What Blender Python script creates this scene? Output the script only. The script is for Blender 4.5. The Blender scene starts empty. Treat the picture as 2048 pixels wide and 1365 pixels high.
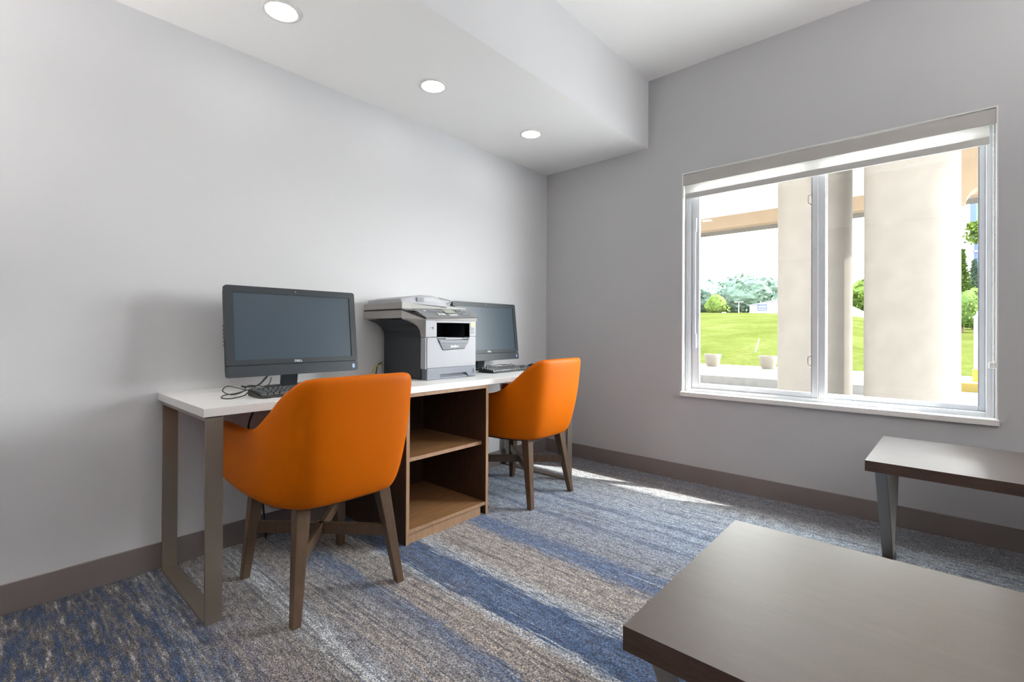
import bpy, bmesh, math, random
from mathutils import Vector, Matrix, noise
random.seed(7)
S = bpy.context.scene
COL = S.collection
PI = math.pi

# ------------------------------------------------------------------ helpers
def tag(o, label=None, cat=None, group=None, kind=None):
    if label: o['label'] = label
    if cat: o['category'] = cat
    if group: o['group'] = group
    if kind: o['kind'] = kind
    return o

def thing(name, label, cat, loc=(0, 0, 0), rz=0.0, group=None):
    o = bpy.data.objects.new(name, None)
    o.empty_display_size = 0.1
    COL.objects.link(o)
    o.location = loc
    o.rotation_euler = (0, 0, rz)
    return tag(o, label, cat, group)

def struct_root(name, loc=(0, 0, 0)):
    o = bpy.data.objects.new(name, None)
    COL.objects.link(o)
    o.location = loc
    o['kind'] = 'structure'
    return o

def obj(name, bm, mat, parent=None, smooth=False, bev=0.0, seg=2, world=True, sub=0, auto=None):
    """link bm as ONE mesh object; when world is True the coordinates are world ones"""
    if parent is not None and world:
        p = Vector(parent['_w']) if '_w' in parent else Vector(parent.location)
        bmesh.ops.translate(bm, verts=bm.verts, vec=-p)
    me = bpy.data.meshes.new(name)
    bmesh.ops.recalc_face_normals(bm, faces=bm.faces)
    bm.to_mesh(me); bm.free()
    o = bpy.data.objects.new(name, me)
    COL.objects.link(o)
    mats = mat if isinstance(mat, (list, tuple)) else [mat]
    for m in mats: me.materials.append(m)
    if smooth or auto:
        for f in me.polygons: f.use_smooth = True
    if auto:
        try: me.set_sharp_from_angle(angle=math.radians(auto))
        except Exception: pass
    if parent is not None: o.parent = parent
    if bev > 0:
        b = o.modifiers.new('bevel', 'BEVEL'); b.width = bev; b.segments = seg
        b.limit_method = 'ANGLE'; b.angle_limit = math.radians(35)
    if sub:
        s = o.modifiers.new('sub', 'SUBSURF'); s.levels = sub; s.render_levels = sub
    return o

def add_box(bm, x0, x1, y0, y1, z0, z1, mi=0):
    v = [bm.verts.new((x, y, z)) for x in (x0, x1) for y in (y0, y1) for z in (z0, z1)]
    for q in ((0, 1, 3, 2), (4, 6, 7, 5), (0, 4, 5, 1), (2, 3, 7, 6), (0, 2, 6, 4), (1, 5, 7, 3)):
        f = bm.faces.new([v[i] for i in q]); f.material_index = mi
    return v

def box(x0, x1, y0, y1, z0, z1):
    bm = bmesh.new(); add_box(bm, x0, x1, y0, y1, z0, z1); return bm

def add_beam(bm, a, b, w, t, ref=(0, 0, 1), w2=None, t2=None):
    """tapered bar from a to b; w along the side axis, t along the other"""
    a = Vector(a); b = Vector(b); d = (b - a).normalized()
    s = d.cross(Vector(ref)).normalized(); u = s.cross(d).normalized()
    w2 = w if w2 is None else w2; t2 = t if t2 is None else t2
    vs = []
    for p, ww, tt in ((a, w, t), (b, w2, t2)):
        for i, j in ((-1, -1), (1, -1), (1, 1), (-1, 1)):
            vs.append(bm.verts.new(p + s * (i * ww / 2) + u * (j * tt / 2)))
    for i in range(4):
        bm.faces.new((vs[i], vs[(i + 1) % 4], vs[4 + (i + 1) % 4], vs[4 + i]))
    bm.faces.new(vs[0:4][::-1]); bm.faces.new(vs[4:8])

def add_prism(bm, pts, axis, a0, a1, mi=0):
    """extrude a 2D polygon along axis 'x','y' or 'z'"""
    def P(p, a):
        if axis == 'x': return (a, p[0], p[1])
        if axis == 'y': return (p[0], a, p[1])
        return (p[0], p[1], a)
    A = [bm.verts.new(P(p, a0)) for p in pts]; B = [bm.verts.new(P(p, a1)) for p in pts]
    n = len(pts)
    for i in range(n):
        f = bm.faces.new((A[i], A[(i + 1) % n], B[(i + 1) % n], B[i])); f.material_index = mi
    f = bm.faces.new(A[::-1]); f.material_index = mi
    f = bm.faces.new(B); f.material_index = mi

def prism(pts, axis, a0, a1):
    bm = bmesh.new(); add_prism(bm, pts, axis, a0, a1); return bm

def add_hexa(bm, P):
    """P: 8 points, bottom loop 0-3, top loop 4-7"""
    v = [bm.verts.new(p) for p in P]
    for q in ((3, 2, 1, 0), (4, 5, 6, 7), (0, 1, 5, 4), (1, 2, 6, 5), (2, 3, 7, 6), (3, 0, 4, 7)):
        bm.faces.new([v[i] for i in q])

def add_cyl(bm, c, r, z0, z1, n=48, r1=None, ax='z'):
    r1 = r if r1 is None else r1
    A, B = [], []
    for i in range(n):
        t = 2 * PI * i / n; ca, sa = math.cos(t), math.sin(t)
        if ax == 'z': A.append(bm.verts.new((c[0] + r * ca, c[1] + r * sa, z0))); B.append(bm.verts.new((c[0] + r1 * ca, c[1] + r1 * sa, z1)))
        elif ax == 'y': A.append(bm.verts.new((c[0] + r * ca, z0, c[1] + r * sa))); B.append(bm.verts.new((c[0] + r1 * ca, z1, c[1] + r1 * sa)))
        else: A.append(bm.verts.new((z0, c[0] + r * ca, c[1] + r * sa))); B.append(bm.verts.new((z1, c[0] + r1 * ca, c[1] + r1 * sa)))
    for i in range(n): bm.faces.new((A[i], A[(i + 1) % n], B[(i + 1) % n], B[i]))
    bm.faces.new(A[::-1]); bm.faces.new(B)

def add_lathe(bm, c, prof, n=48):
    rings = []
    for r, z in prof:
        rings.append([bm.verts.new((c[0] + r * math.cos(2 * PI * i / n), c[1] + r * math.sin(2 * PI * i / n), z)) for i in range(n)])
    for a, b in zip(rings, rings[1:]):
        for i in range(n): bm.faces.new((a[i], a[(i + 1) % n], b[(i + 1) % n], b[i]))
    return rings

def catmull(pts, n):
    pts = [Vector(p) for p in pts]
    P = [pts[0] * 2 - pts[1]] + pts + [pts[-1] * 2 - pts[-2]]
    out = []
    for i in range(1, len(P) - 2):
        for k in range(n):
            t = k / n
            a, b, c, d = P[i - 1], P[i], P[i + 1], P[i + 2]
            out.append(0.5 * ((2 * b) + (c - a) * t + (2 * a - 5 * b + 4 * c - d) * t * t + (3 * b - a - 3 * c + d) * t ** 3))
    out.append(pts[-1])
    return out

def add_tube(bm, pts, r, n=8, per=8):
    path = catmull(pts, per)
    rings = []; prev = None
    for i, p in enumerate(path):
        d = (path[min(i + 1, len(path) - 1)] - path[max(i - 1, 0)]).normalized()
        if prev is None:
            s = d.cross(Vector((0, 0, 1)));
            if s.length < .1: s = d.cross(Vector((1, 0, 0)))
        else: s = prev - d * prev.dot(d)
        s.normalize(); prev = s; u = d.cross(s)
        rings.append([bm.verts.new(p + (s * math.cos(2 * PI * k / n) + u * math.sin(2 * PI * k / n)) * r) for k in range(n)])
    for a, b in zip(rings, rings[1:]):
        for k in range(n): bm.faces.new((a[k], a[(k + 1) % n], b[(k + 1) % n], b[k]))
    bm.faces.new(rings[0][::-1]); bm.faces.new(rings[-1])

def tube(pts, r, n=8, per=8):
    bm = bmesh.new(); add_tube(bm, pts, r, n, per); return bm

def text_obj(name, txt, size, mat, parent, M, ext=0.0004, bold=0.0, sx=1.0):
    """lettering turned into a mesh, placed by matrix M (parent space)"""
    cu = bpy.data.curves.new(name, 'FONT'); cu.body = txt; cu.size = size
    cu.align_x = 'CENTER'; cu.align_y = 'CENTER'; cu.extrude = ext; cu.offset = bold
    tmp = bpy.data.objects.new(name + '_tmp', cu); COL.objects.link(tmp)
    dg = bpy.context.evaluated_depsgraph_get(); dg.update()
    me = bpy.data.meshes.new_from_object(tmp.evaluated_get(dg))
    bpy.data.objects.remove(tmp); bpy.data.curves.remove(cu)
    me.name = name
    me.materials.clear(); me.materials.append(mat)
    me.transform(Matrix.Diagonal((sx, 1, 1, 1)))
    me.transform(M)
    o = bpy.data.objects.new(name, me); COL.objects.link(o)
    if parent is not None: o.parent = parent
    return o

def copy_tree(o, parent=None):
    c = o.copy(); COL.objects.link(c)
    if parent is not None: c.parent = parent
    for ch in list(o.children): copy_tree(ch, c)
    return c

# ------------------------------------------------------------------ materials
def nodes(name):
    m = bpy.data.materials.new(name); m.use_nodes = True
    nt = m.node_tree; b = nt.nodes['Principled BSDF']
    return m, nt, b

def sock(b, n, v):
    if n in b.inputs: b.inputs[n].default_value = v

def noise_node(nt, scale, detail=2.0, rough=.5, vec=None, dist=0.0):
    n = nt.nodes.new('ShaderNodeTexNoise'); n.inputs['Scale'].default_value = scale
    n.inputs['Detail'].default_value = detail; n.inputs['Roughness'].default_value = rough
    n.inputs['Distortion'].default_value = dist
    if vec is not None: nt.links.new(vec, n.inputs['Vector'])
    return n

def coords(nt, scale=(1, 1, 1), kind='Object', rot=(0, 0, 0)):
    tc = nt.nodes.new('ShaderNodeTexCoord'); mp = nt.nodes.new('ShaderNodeMapping')
    mp.inputs['Scale'].default_value = scale; mp.inputs['Rotation'].default_value = rot
    nt.links.new(tc.outputs[kind], mp.inputs['Vector'])
    return mp.outputs['Vector']

def ramp(nt, fac, stops, interp='LINEAR'):
    r = nt.nodes.new('ShaderNodeValToRGB'); r.color_ramp.interpolation = interp
    e = r.color_ramp.elements
    while len(e) > 1: e.remove(e[-1])
    e[0].position = stops[0][0]; e[0].color = (*stops[0][1], 1)
    for p, c in stops[1:]:
        k = e.new(p); k.color = (*c, 1)
    nt.links.new(fac, r.inputs['Fac']); return r

def mix(nt, fac, a, b, mode='MIX'):
    m = nt.nodes.new('ShaderNodeMix'); m.data_type = 'RGBA'; m.blend_type = mode
    for i, v in ((0, fac), (6, a), (7, b)):
        if isinstance(v, (int, float)): m.inputs[i].default_value = v
        elif isinstance(v, tuple): m.inputs[i].default_value = (*v, 1)
        else: nt.links.new(v, m.inputs[i])
    return m.outputs[2]

def bump(nt, b, h, strength=.2, dist=.01):
    n = nt.nodes.new('ShaderNodeBump'); n.inputs['Strength'].default_value = strength
    n.inputs['Distance'].default_value = dist
    nt.links.new(h, n.inputs['Height']); nt.links.new(n.outputs['Normal'], b.inputs['Normal'])

def plain(name, c, rough=.5, metal=0.0, var=.04, vs=8.0, bmp=0.0, bs=200.0, spec=.5, coat=0.0, emit=None, es=0.0):
    m, nt, b = nodes(name)
    v = coords(nt)
    n = noise_node(nt, vs, 3, .5, v)
    r = ramp(nt, n.outputs['Fac'], [(.3, tuple(x * (1 - var) for x in c)), (.7, tuple(min(1, x * (1 + var)) for x in c))])
    nt.links.new(r.outputs['Color'], b.inputs['Base Color'])
    sock(b, 'Roughness', rough); sock(b, 'Metallic', metal); sock(b, 'Specular IOR Level', spec); sock(b, 'Coat Weight', coat)
    if bmp:
        n2 = noise_node(nt, bs, 2, .5, v); bump(nt, b, n2.outputs['Fac'], bmp, .002)
    if emit:
        sock(b, 'Emission Color', (*emit, 1)); sock(b, 'Emission Strength', es)
    return m

def wood(name, c0, c1, axis_scale=(1, 12, 12), rough=.4, scale=6.0, bmp=.05, spec=.5, coat=0.0, fine=.25):
    m, nt, b = nodes(name)
    v = coords(nt, axis_scale)
    n1 = noise_node(nt, scale, 5, .6, v, .6)
    n2 = noise_node(nt, scale * 7, 4, .7, v)
    r = ramp(nt, n1.outputs['Fac'], [(.3, c0), (.5, tuple((a + q) / 2 for a, q in zip(c0, c1))), (.7, c1)])
    r2 = ramp(nt, n2.outputs['Fac'], [(.35, (1 - fine,) * 3), (.6, (1, 1, 1))])
    nt.links.new(mix(nt, 1.0, r.outputs['Color'], r2.outputs['Color'], 'MULTIPLY'), b.inputs['Base Color'])
    sock(b, 'Roughness', rough); sock(b, 'Specular IOR Level', spec); sock(b, 'Coat Weight', coat); sock(b, 'Coat Roughness', .40); sock(b, 'Coat IOR', 1.7)
    if bmp: bump(nt, b, n2.outputs['Fac'], bmp, .002)
    return m

M = {}
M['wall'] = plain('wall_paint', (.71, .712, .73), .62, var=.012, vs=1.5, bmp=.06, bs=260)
M['wall_shaded'] = plain('window_wall_paint_shaded', (.50, .50, .515), .62, var=.012, vs=1.5, bmp=.06, bs=260)  # same wall paint, darkened to carry the weaker light on this wall
M['wall_rear_dark'] = plain('rear_wall_darkened', (.24, .24, .25), .7, var=.012, vs=1.5)  # unseen walls made dark to cut fill light on the chairs
M['ceil'] = plain('ceiling_paint', (.88, .87, .855), .75, var=.01, vs=1.5, bmp=.04, bs=200)
M['base'] = plain('baseboard_vinyl', (.20, .17, .165), .45, var=.04, vs=4)
M['sill'] = plain('sill_white', (.86, .85, .83), .35, var=.015)
M['vinyl'] = plain('window_vinyl', (.80, .83, .87), .3, var=.02)
M['gasket'] = plain('window_gasket', (.28, .29, .31), .5)
M['fascia'] = plain('blind_fascia', (.44, .42, .40), .5, var=.02)
M['hem'] = plain('blind_hem', (.52, .51, .49), .5, var=.02)
M['darkgap'] = plain('dark_gap', (.05, .05, .05), .7)
M['latch'] = plain('latch_metal', (.42, .38, .33), .35, metal=.8)
M['desk_top'] = wood('desk_laminate', (.84, .825, .81), (.90, .885, .87), (1.2, 14, 14), .38, 3.0, .02, fine=.05)
M['champagne'] = plain('brushed_champagne_metal', (.30, .258, .212), .36, metal=.75, var=.04, vs=3)
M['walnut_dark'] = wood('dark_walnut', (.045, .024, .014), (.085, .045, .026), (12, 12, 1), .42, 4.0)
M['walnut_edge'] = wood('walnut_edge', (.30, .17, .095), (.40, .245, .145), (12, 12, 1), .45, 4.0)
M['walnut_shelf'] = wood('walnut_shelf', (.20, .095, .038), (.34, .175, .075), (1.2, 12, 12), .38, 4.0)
M['leg_wood'] = wood('chair_leg_wood', (.078, .046, .025), (.125, .074, .042), (12, 12, 1.5), .38, 4.0)
M['orange'] = plain('orange_leather', (.54, .115, .0), .5, var=.03, vs=3, bmp=.12, bs=420, spec=.10)
M['orange_in'] = plain('orange_fabric_inner', (.36, .07, .0), .55, var=.04, vs=3, bmp=.1, bs=420)
M['table'] = wood('dark_table_laminate', (.070, .047, .037), (.092, .064, .051), (14, 1.5, 14), .44, 3.0, .05, spec=.8, coat=.75, fine=.16)
M['table_edge'] = wood('dark_table_edge', (.055, .034, .025), (.080, .052, .040), (1.5, 1.5, 14), .5, 3.0, .05, spec=.2)
M['steel'] = plain('brushed_dark_steel', (.26, .25, .235), .32, metal=.85, var=.05, vs=3)
M['mon'] = plain('monitor_plastic', (.020, .027, .034), .42, var=.05, spec=.35)
M['mon2'] = plain('monitor_plastic_lower', (.026, .034, .042), .38, var=.05, spec=.35)
M['key'] = plain('keycap_plastic', (.045, .05, .055), .4, spec=.6)
M['black'] = plain('black_plastic', (.012, .013, .014), .4)
M['cable'] = plain('black_cable', (.015, .015, .017), .45)
M['yellow'] = plain('yellow_cable', (.62, .50, .03), .45)
M['pr_light'] = plain('printer_light_grey', (.36, .37, .40), .42, var=.02)
M['pr_beige'] = plain('printer_warm_grey', (.34, .33, .315), .5, var=.02)
M['pr_panel'] = plain('printer_panel_grey', (.20, .205, .21), .4, var=.03)
M['pr_dark'] = plain('printer_charcoal', (.022, .026, .032), .5, var=.05)
M['pr_tray'] = plain('printer_slate_grey', (.20, .22, .26), .42, var=.03)
M['pr_tray2'] = plain('printer_slate_dark', (.13, .145, .17), .42, var=.03)  # darker slate grey for flap and cassette
M['white_print'] = plain('white_print', (.85, .86, .88), .5)
M['grey_print'] = plain('grey_print', (.22, .23, .25), .5)
M['sticker_y'] = plain('sticker_yellow', (.72, .70, .25), .5)
M['sticker_b'] = plain('sticker_blue', (.30, .45, .72), .4)
M['lcd'] = plain('lcd_green_grey', (.33, .36, .30), .25)
M['can_trim'] = plain('downlight_trim', (.74, .73, .71), .5)
M['stucco'] = plain('cream_stucco', (.118, .104, .090), .85, var=.05, vs=5, bmp=.5, bs=60, spec=.05)
M['stucco_pk'] = plain('tan_stucco', (0.19, 0.14, 0.095), .85, var=.04, vs=5, bmp=.4, bs=60, spec=.05)
M['soffit_ext'] = plain('canopy_soffit', (0.42, 0.4, 0.36), .8, var=.03, spec=.05)
M['paving'] = plain('grey_paving', (0.22, 0.215, 0.235), .85, var=.08, vs=3, bmp=.3, bs=40, spec=.05)
M['bounce_ground'] = plain('bounce_ground_pale', (.88, .87, .85), .8, var=.03, vs=2, spec=.05)  # near-white ground colour, chosen to bounce daylight indoors
M['walk'] = plain('concrete_walk', (0.16, 0.148, 0.13), .85, var=.06, vs=3, bmp=.3, bs=40, spec=.05)
M['kerb'] = plain('kerb_grey', (0.16, 0.155, 0.145), .85, var=.08, vs=6, spec=.05)
M['planter'] = plain('planter_concrete', (0.18, 0.16, 0.135), .85, var=.05, spec=.05)
M['ykerb'] = plain('yellow_kerb_paint', (0.17, 0.12, 0.016), .7, var=.08)
M['post_white'] = plain('post_white', (0.24, 0.22, 0.22), .5)
M['yellow_paint'] = plain('yellow_paint', (0.26, 0.24, 0.01), .5)
M['bark'] = plain('bark', (.14, .10, .06), .9, var=.2, vs=20)
M['bldg'] = plain('pale_building', (0.3, 0.3, 0.34), .8, var=.03, spec=.05)
M['signblue'] = plain('sign_blue', (0.03, 0.06, 0.2), .5)
M['signgreen'] = plain('sign_green', (0.06, 0.18, 0.06), .5)
M['signwhite'] = plain('sign_white', (0.26, 0.26, 0.29), .5)
M['roofdark'] = plain('roof_grey', (.2, .2, .22), .8)

def mat_leaf(name, c0, c1):
    m, nt, b = nodes(name)
    v = coords(nt)
    n = noise_node(nt, 3.0, 4, .6, v)
    g = nt.nodes.new('ShaderNodeNewGeometry')
    r = ramp(nt, n.outputs['Fac'], [(.3, c0), (.7, c1)])
    k = ramp(nt, g.outputs['Random Per Island'], [(0, (.7, .7, .7)), (1, (1.25, 1.25, 1.1))])
    nt.links.new(mix(nt, 1.0, r.outputs['Color'], k.outputs['Color'], 'MULTIPLY'), b.inputs['Base Color'])
    sock(b, 'Roughness', .8); sock(b, 'Specular IOR Level', .05)
    return m
M['leaf_haze'] = mat_leaf('haze_tinted_leaves', (.085, .13, .11), (.12, .165, .135))  # paler, bluer leaf colour stands in for distance haze
M['leaf'] = mat_leaf('leaves', (.055, .10, .028), (.11, .16, .045))
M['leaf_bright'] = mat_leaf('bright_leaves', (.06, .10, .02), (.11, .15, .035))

def mat_grass():
    m, nt, b = nodes('lawn_grass')
    v = coords(nt, (1, 1, 1))
    n1 = noise_node(nt, .6, 4, .6, v); n2 = noise_node(nt, 5, 4, .7, v)
    r = ramp(nt, n1.outputs['Fac'], [(.3, (.045, .054, .012)), (.55, (.058, .066, .017)), (.75, (.072, .076, .027))])
    r2 = ramp(nt, n2.outputs['Fac'], [(.3, (.8, .8, .8)), (.7, (1.1, 1.1, 1.1))])
    nt.links.new(mix(nt, 1.0, r.outputs['Color'], r2.outputs['Color'], 'MULTIPLY'), b.inputs['Base Color'])
    sock(b, 'Roughness', 1.0); sock(b, 'Specular IOR Level', 0.0); bump(nt, b, n2.outputs['Fac'], .4, .05)
    return m
M['grass'] = mat_grass()

def mat_screen():
    m, nt, b = nodes('lcd_screen_off')
    sock(b, 'Base Color', (.036, .058, .080, 1)); sock(b, 'Roughness', .34); sock(b, 'Specular IOR Level', .35)
    v = coords(nt); n = noise_node(nt, 900, 1, .5, v); bump(nt, b, n.outputs['Fac'], .05, .0005)
    return m
M['screen'] = mat_screen()

def mat_glass():
    m = bpy.data.materials.new('window_glass'); m.use_nodes = True
    nt = m.node_tree; nt.nodes.clear()
    out = nt.nodes.new('ShaderNodeOutputMaterial')
    tr = nt.nodes.new('ShaderNodeBsdfTransparent'); tr.inputs['Color'].default_value = (.97, .985, .98, 1)
    gl = nt.nodes.new('ShaderNodeBsdfGlossy'); gl.inputs['Roughness'].default_value = .02
    fr = nt.nodes.new('ShaderNodeFresnel'); fr.inputs['IOR'].default_value = 1.45
    mx = nt.nodes.new('ShaderNodeMixShader')
    gm = nt.nodes.new('ShaderNodeNewGeometry'); iv = nt.nodes.new('ShaderNodeMath'); iv.operation = 'SUBTRACT'; iv.inputs[0].default_value = 1.0
    ml = nt.nodes.new('ShaderNodeMath'); ml.operation = 'MULTIPLY'
    nt.links.new(gm.outputs['Backfacing'], iv.inputs[1]); nt.links.new(iv.outputs[0], ml.inputs[0]); nt.links.new(fr.outputs[0], ml.inputs[1])
    nt.links.new(ml.outputs[0], mx.inputs[0]); nt.links.new(tr.outputs[0], mx.inputs[1]); nt.links.new(gl.outputs[0], mx.inputs[2])
    nt.links.new(mx.outputs[0], out.inputs['Surface'])
    return m
M['glass'] = mat_glass()

def mat_blind():
    m = bpy.data.materials.new('sheer_blind_cloth'); m.use_nodes = True
    nt = m.node_tree; nt.nodes.clear()
    out = nt.nodes.new('ShaderNodeOutputMaterial')
    d = nt.nodes.new('ShaderNodeBsdfDiffuse'); d.inputs['Color'].default_value = (.78, .77, .74, 1)
    t = nt.nodes.new('ShaderNodeBsdfTranslucent'); t.inputs['Color'].default_value = (.8, .79, .76, 1)
    tr = nt.nodes.new('ShaderNodeBsdfTransparent')
    a = nt.nodes.new('ShaderNodeMixShader'); a.inputs[0].default_value = .5
    b = nt.nodes.new('ShaderNodeMixShader'); b.inputs[0].default_value = .22
    nt.links.new(d.outputs[0], a.inputs[1]); nt.links.new(t.outputs[0], a.inputs[2])
    nt.links.new(a.outputs[0], b.inputs[1]); nt.links.new(tr.outputs[0], b.inputs[2])
    nt.links.new(b.outputs[0], out.inputs['Surface'])
    return m
M['blind'] = mat_blind()

def mat_emit(name, c, s):
    m = bpy.data.materials.new(name); m.use_nodes = True
    nt = m.node_tree; b = nt.nodes['Principled BSDF']
    sock(b, 'Base Color', (.9, .9, .88, 1)); sock(b, 'Emission Color', (*c, 1)); sock(b, 'Emission Strength', s)
    return m
CAN_S = 26.0
M['lamp'] = mat_emit('downlight_glow', (1.0, .97, .92), CAN_S)

def mat_carpet():
    m, nt, b = nodes('striped_carpet')
    L = nt.links
    tc = nt.nodes.new('ShaderNodeTexCoord')
    def mp(scale, loc=(0, 0, 0)):
        q = nt.nodes.new('ShaderNodeMapping'); q.inputs['Scale'].default_value = scale; q.inputs['Location'].default_value = loc
        L.new(tc.outputs['Object'], q.inputs['Vector']); return q.outputs['Vector']
    def math_(op, a, bb):
        q = nt.nodes.new('ShaderNodeMath'); q.operation = op
        for i, v in enumerate((a, bb)):
            if isinstance(v, (int, float)): q.inputs[i].default_value = v
            else: L.new(v, q.inputs[i])
        return q.outputs[0]
    sx = nt.nodes.new('ShaderNodeSeparateXYZ'); L.new(tc.outputs['Object'], sx.inputs[0])
    # stripe coordinate: x with a slow wander along y and a fibrous jitter
    wob = noise_node(nt, 1.0, 3, .5, mp((5, 1.1, 1)))
    jit = noise_node(nt, 1.0, 4, .65, mp((95, 7, 1)))
    x = math_('ADD', sx.outputs['X'], math_('MULTIPLY', math_('SUBTRACT', wob.outputs['Fac'], .5), .04))
    x = math_('ADD', x, math_('MULTIPLY', math_('SUBTRACT', jit.outputs['Fac'], .5), .20))
    t = math_('DIVIDE', math_('ADD', x, 3.4), 3.4)
    T = lambda xx: (xx + 3.4) / 3.4
    beige = (.33, .295, .270); grey = (.24, .225, .21); pale = (.42, .45, .48); ltb = (.31, .36, .43)
    blue = (.040, .082, .175); blue2 = (.105, .15, .25); mid = (.25, .255, .28); white = (.52, .55, .58); dk = (.14, .13, .135); pinkb = (.345, .295, .275)
    st = [(-3.40, blue), (-3.14, dk), (-3.02, blue), (-2.97, pinkb), (-2.925, pinkb), (-2.90, blue), (-2.865, blue), (-2.845, white),
          (-2.80, mid), (-2.775, blue), (-2.74, pinkb), (-2.56, grey), (-2.50, white), (-2.465, mid), (-2.40, beige), (-2.28, mid), (-2.21, blue2),
          (-2.18, beige), (-2.06, beige), (-2.035, white), (-2.01, blue), (-1.93, blue2), (-1.855, blue), (-1.815, pale), (-1.74, beige), (-1.55, beige),
          (-1.50, blue2), (-1.40, blue2), (-1.36, mid), (-.98, ltb), (-.45, pale), (-.22, grey)]
    base = ramp(nt, t, [(T(a), c) for a, c in st]).outputs['Color']
    # thin dark blue lines in the pale half near the window wall
    ln = [(-1.40, 0), (-1.20, .15), (-1.135, .15), (-1.12, .9), (-1.095, .9), (-1.08, .1), (-.985, .1), (-.972, .7), (-.958, .7), (-.945, .05), (-.87, .05), (-.858, .8), (-.835, .8), (-.82, .0), (-.64, .0), (-.632, .55), (-.622, .55), (-.612, 0), (-.30, .0), (-.22, .5), (-.14, .3), (-.10, .7), (-.05, .4)]
    lf0 = ramp(nt, t, [(T(a), (v, v, v)) for a, v in ln]).outputs['Color']
    base = mix(nt, lf0, base, (.095, .125, .20))
    # second family of fine streaks
    st1 = noise_node(nt, 1.0, 4, .65, mp((60, 1.6, 1), (3, 0, 0)))
    f_dark = ramp(nt, st1.outputs['Fac'], [(.53, (0, 0, 0)), (.61, (1, 1, 1))]).outputs['Color']
    st2 = noise_node(nt, 1.0, 4, .65, mp((70, 2.0, 1), (9, 4, 0)))
    f_lite = ramp(nt, st2.outputs['Fac'], [(.60, (0, 0, 0)), (.68, (1, 1, 1))]).outputs['Color']
    hue = noise_node(nt, 1.0, 1, .5, mp((3, .5, 1), (1, 7, 0)))
    dcol = ramp(nt, hue.outputs['Fac'], [(.45, (.085, .125, .225)), (.55, (.13, .125, .14))]).outputs['Color']
    c = mix(nt, mix(nt, 1.0, f_dark, (.75, .75, .75), 'MULTIPLY'), base, dcol)
    c = mix(nt, mix(nt, 1.0, f_lite, (.7, .7, .7), 'MULTIPLY'), c, (.46, .48, .50))
    # broken carpet patches near the left wall, darkened to paint in the desk's shade
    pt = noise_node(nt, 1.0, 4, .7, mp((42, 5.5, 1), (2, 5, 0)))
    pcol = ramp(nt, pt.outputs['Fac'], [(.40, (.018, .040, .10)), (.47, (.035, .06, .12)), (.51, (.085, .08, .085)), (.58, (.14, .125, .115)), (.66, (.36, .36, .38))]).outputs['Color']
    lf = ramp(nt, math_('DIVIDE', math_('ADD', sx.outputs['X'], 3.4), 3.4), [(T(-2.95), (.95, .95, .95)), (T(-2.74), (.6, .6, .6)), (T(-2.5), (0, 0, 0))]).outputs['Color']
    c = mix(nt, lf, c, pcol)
    # pile speckle
    sp = noise_node(nt, 1.0, 3, .75, mp((260, 120, 200)))
    spc = ramp(nt, sp.outputs['Fac'], [(.37, (.14, .14, .16)), (.5, (.88, .88, .88)), (.62, (2.2, 2.18, 2.15))]).outputs['Color']
    c = mix(nt, 1.0, c, spc, 'MULTIPLY')
    sp2 = noise_node(nt, 1.0, 3, .7, mp((75, 22, 60), (4, 4, 4)))
    spc2 = ramp(nt, sp2.outputs['Fac'], [(.36, (.48, .48, .50)), (.55, (1.04, 1.04, 1.04)), (.68, (1.4, 1.4, 1.4))]).outputs['Color']
    c = mix(nt, 1.0, c, spc2, 'MULTIPLY')
    L.new(c, b.inputs['Base Color'])
    sock(b, 'Roughness', .95); sock(b, 'Specular IOR Level', .15); sock(b, 'Sheen Weight', .15)
    hs = math_('ADD', sp.outputs['Fac'], math_('MULTIPLY', jit.outputs['Fac'], .8))
    bump(nt, b, hs, .6, .006)
    return m
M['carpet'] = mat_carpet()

# ------------------------------------------------------------------ room shell
ZS, ZC, DS = 2.381, 2.875, .932          # soffit height, ceiling height, soffit depth
WY0, WY1, WZ0, WZ1 = -1.186, -2.734, .604, 2.139   # window opening
XB, YB = -6.6, -5.9                       # far ends of the room behind the camera

def struct(name, bm, mat, bev=0.0):
    o = obj(name, bm, mat, bev=bev); o['kind'] = 'structure'; return o

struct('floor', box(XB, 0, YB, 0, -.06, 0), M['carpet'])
struct('wall_left', box(XB - .15, .16, 0, .15, -.06, ZC + .1), M['wall'])
bm = bmesh.new()
T0, T1 = 0, .16
add_box(bm, T0, T1, WY0, 0, -.06, ZC + .1)
add_box(bm, T0, T1, YB - .15, WY1, -.06, ZC + .1)
add_box(bm, T0, T1, WY1, WY0, -.06, WZ0)
add_box(bm, T0, T1, WY1, WY0, WZ1, ZC + .1)
struct('wall_right', bm, M['wall_shaded'])
struct('wall_front', box(XB - .15, 0, YB - .15, YB, -.06, ZC + .1), M['wall_rear_dark'])
struct('wall_back', box(XB - .15, XB, YB, 0, -.06, ZC + .1), M['wall_rear_dark'])
struct('ceiling', box(XB, 0, YB, -DS, ZC, ZC + .1), M['ceil'])
bm = bmesh.new(); add_box(bm, XB, 0, -DS, 0, ZS, ZC + .1)
for f in bm.faces:
    pass
so = obj('ceiling_soffit', bm, [M['ceil'], M['wall']]); so['kind'] = 'structure'
for p in so.data.polygons:
    if abs(p.normal.y) > .5: p.material_index = 1
struct('baseboard_left', box(XB, 0, -.010, 0, 0, .111), M['base'], bev=.002)
struct('baseboard_right', box(-.010, 0, YB, -.010, 0, .111), M['base'], bev=.002)

# ------------------------------------------------------------------ window
w = struct_root('window_1', (.08, -1.96, .604))
FX0, FX1 = .055, .125
def wb(name, x0, x1, y0, y1, z0, z1, mat, bev=.002, par=w):
    return obj(name, box(x0, x1, min(y0, y1), max(y0, y1), z0, z1), mat, par, bev=bev)
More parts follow.
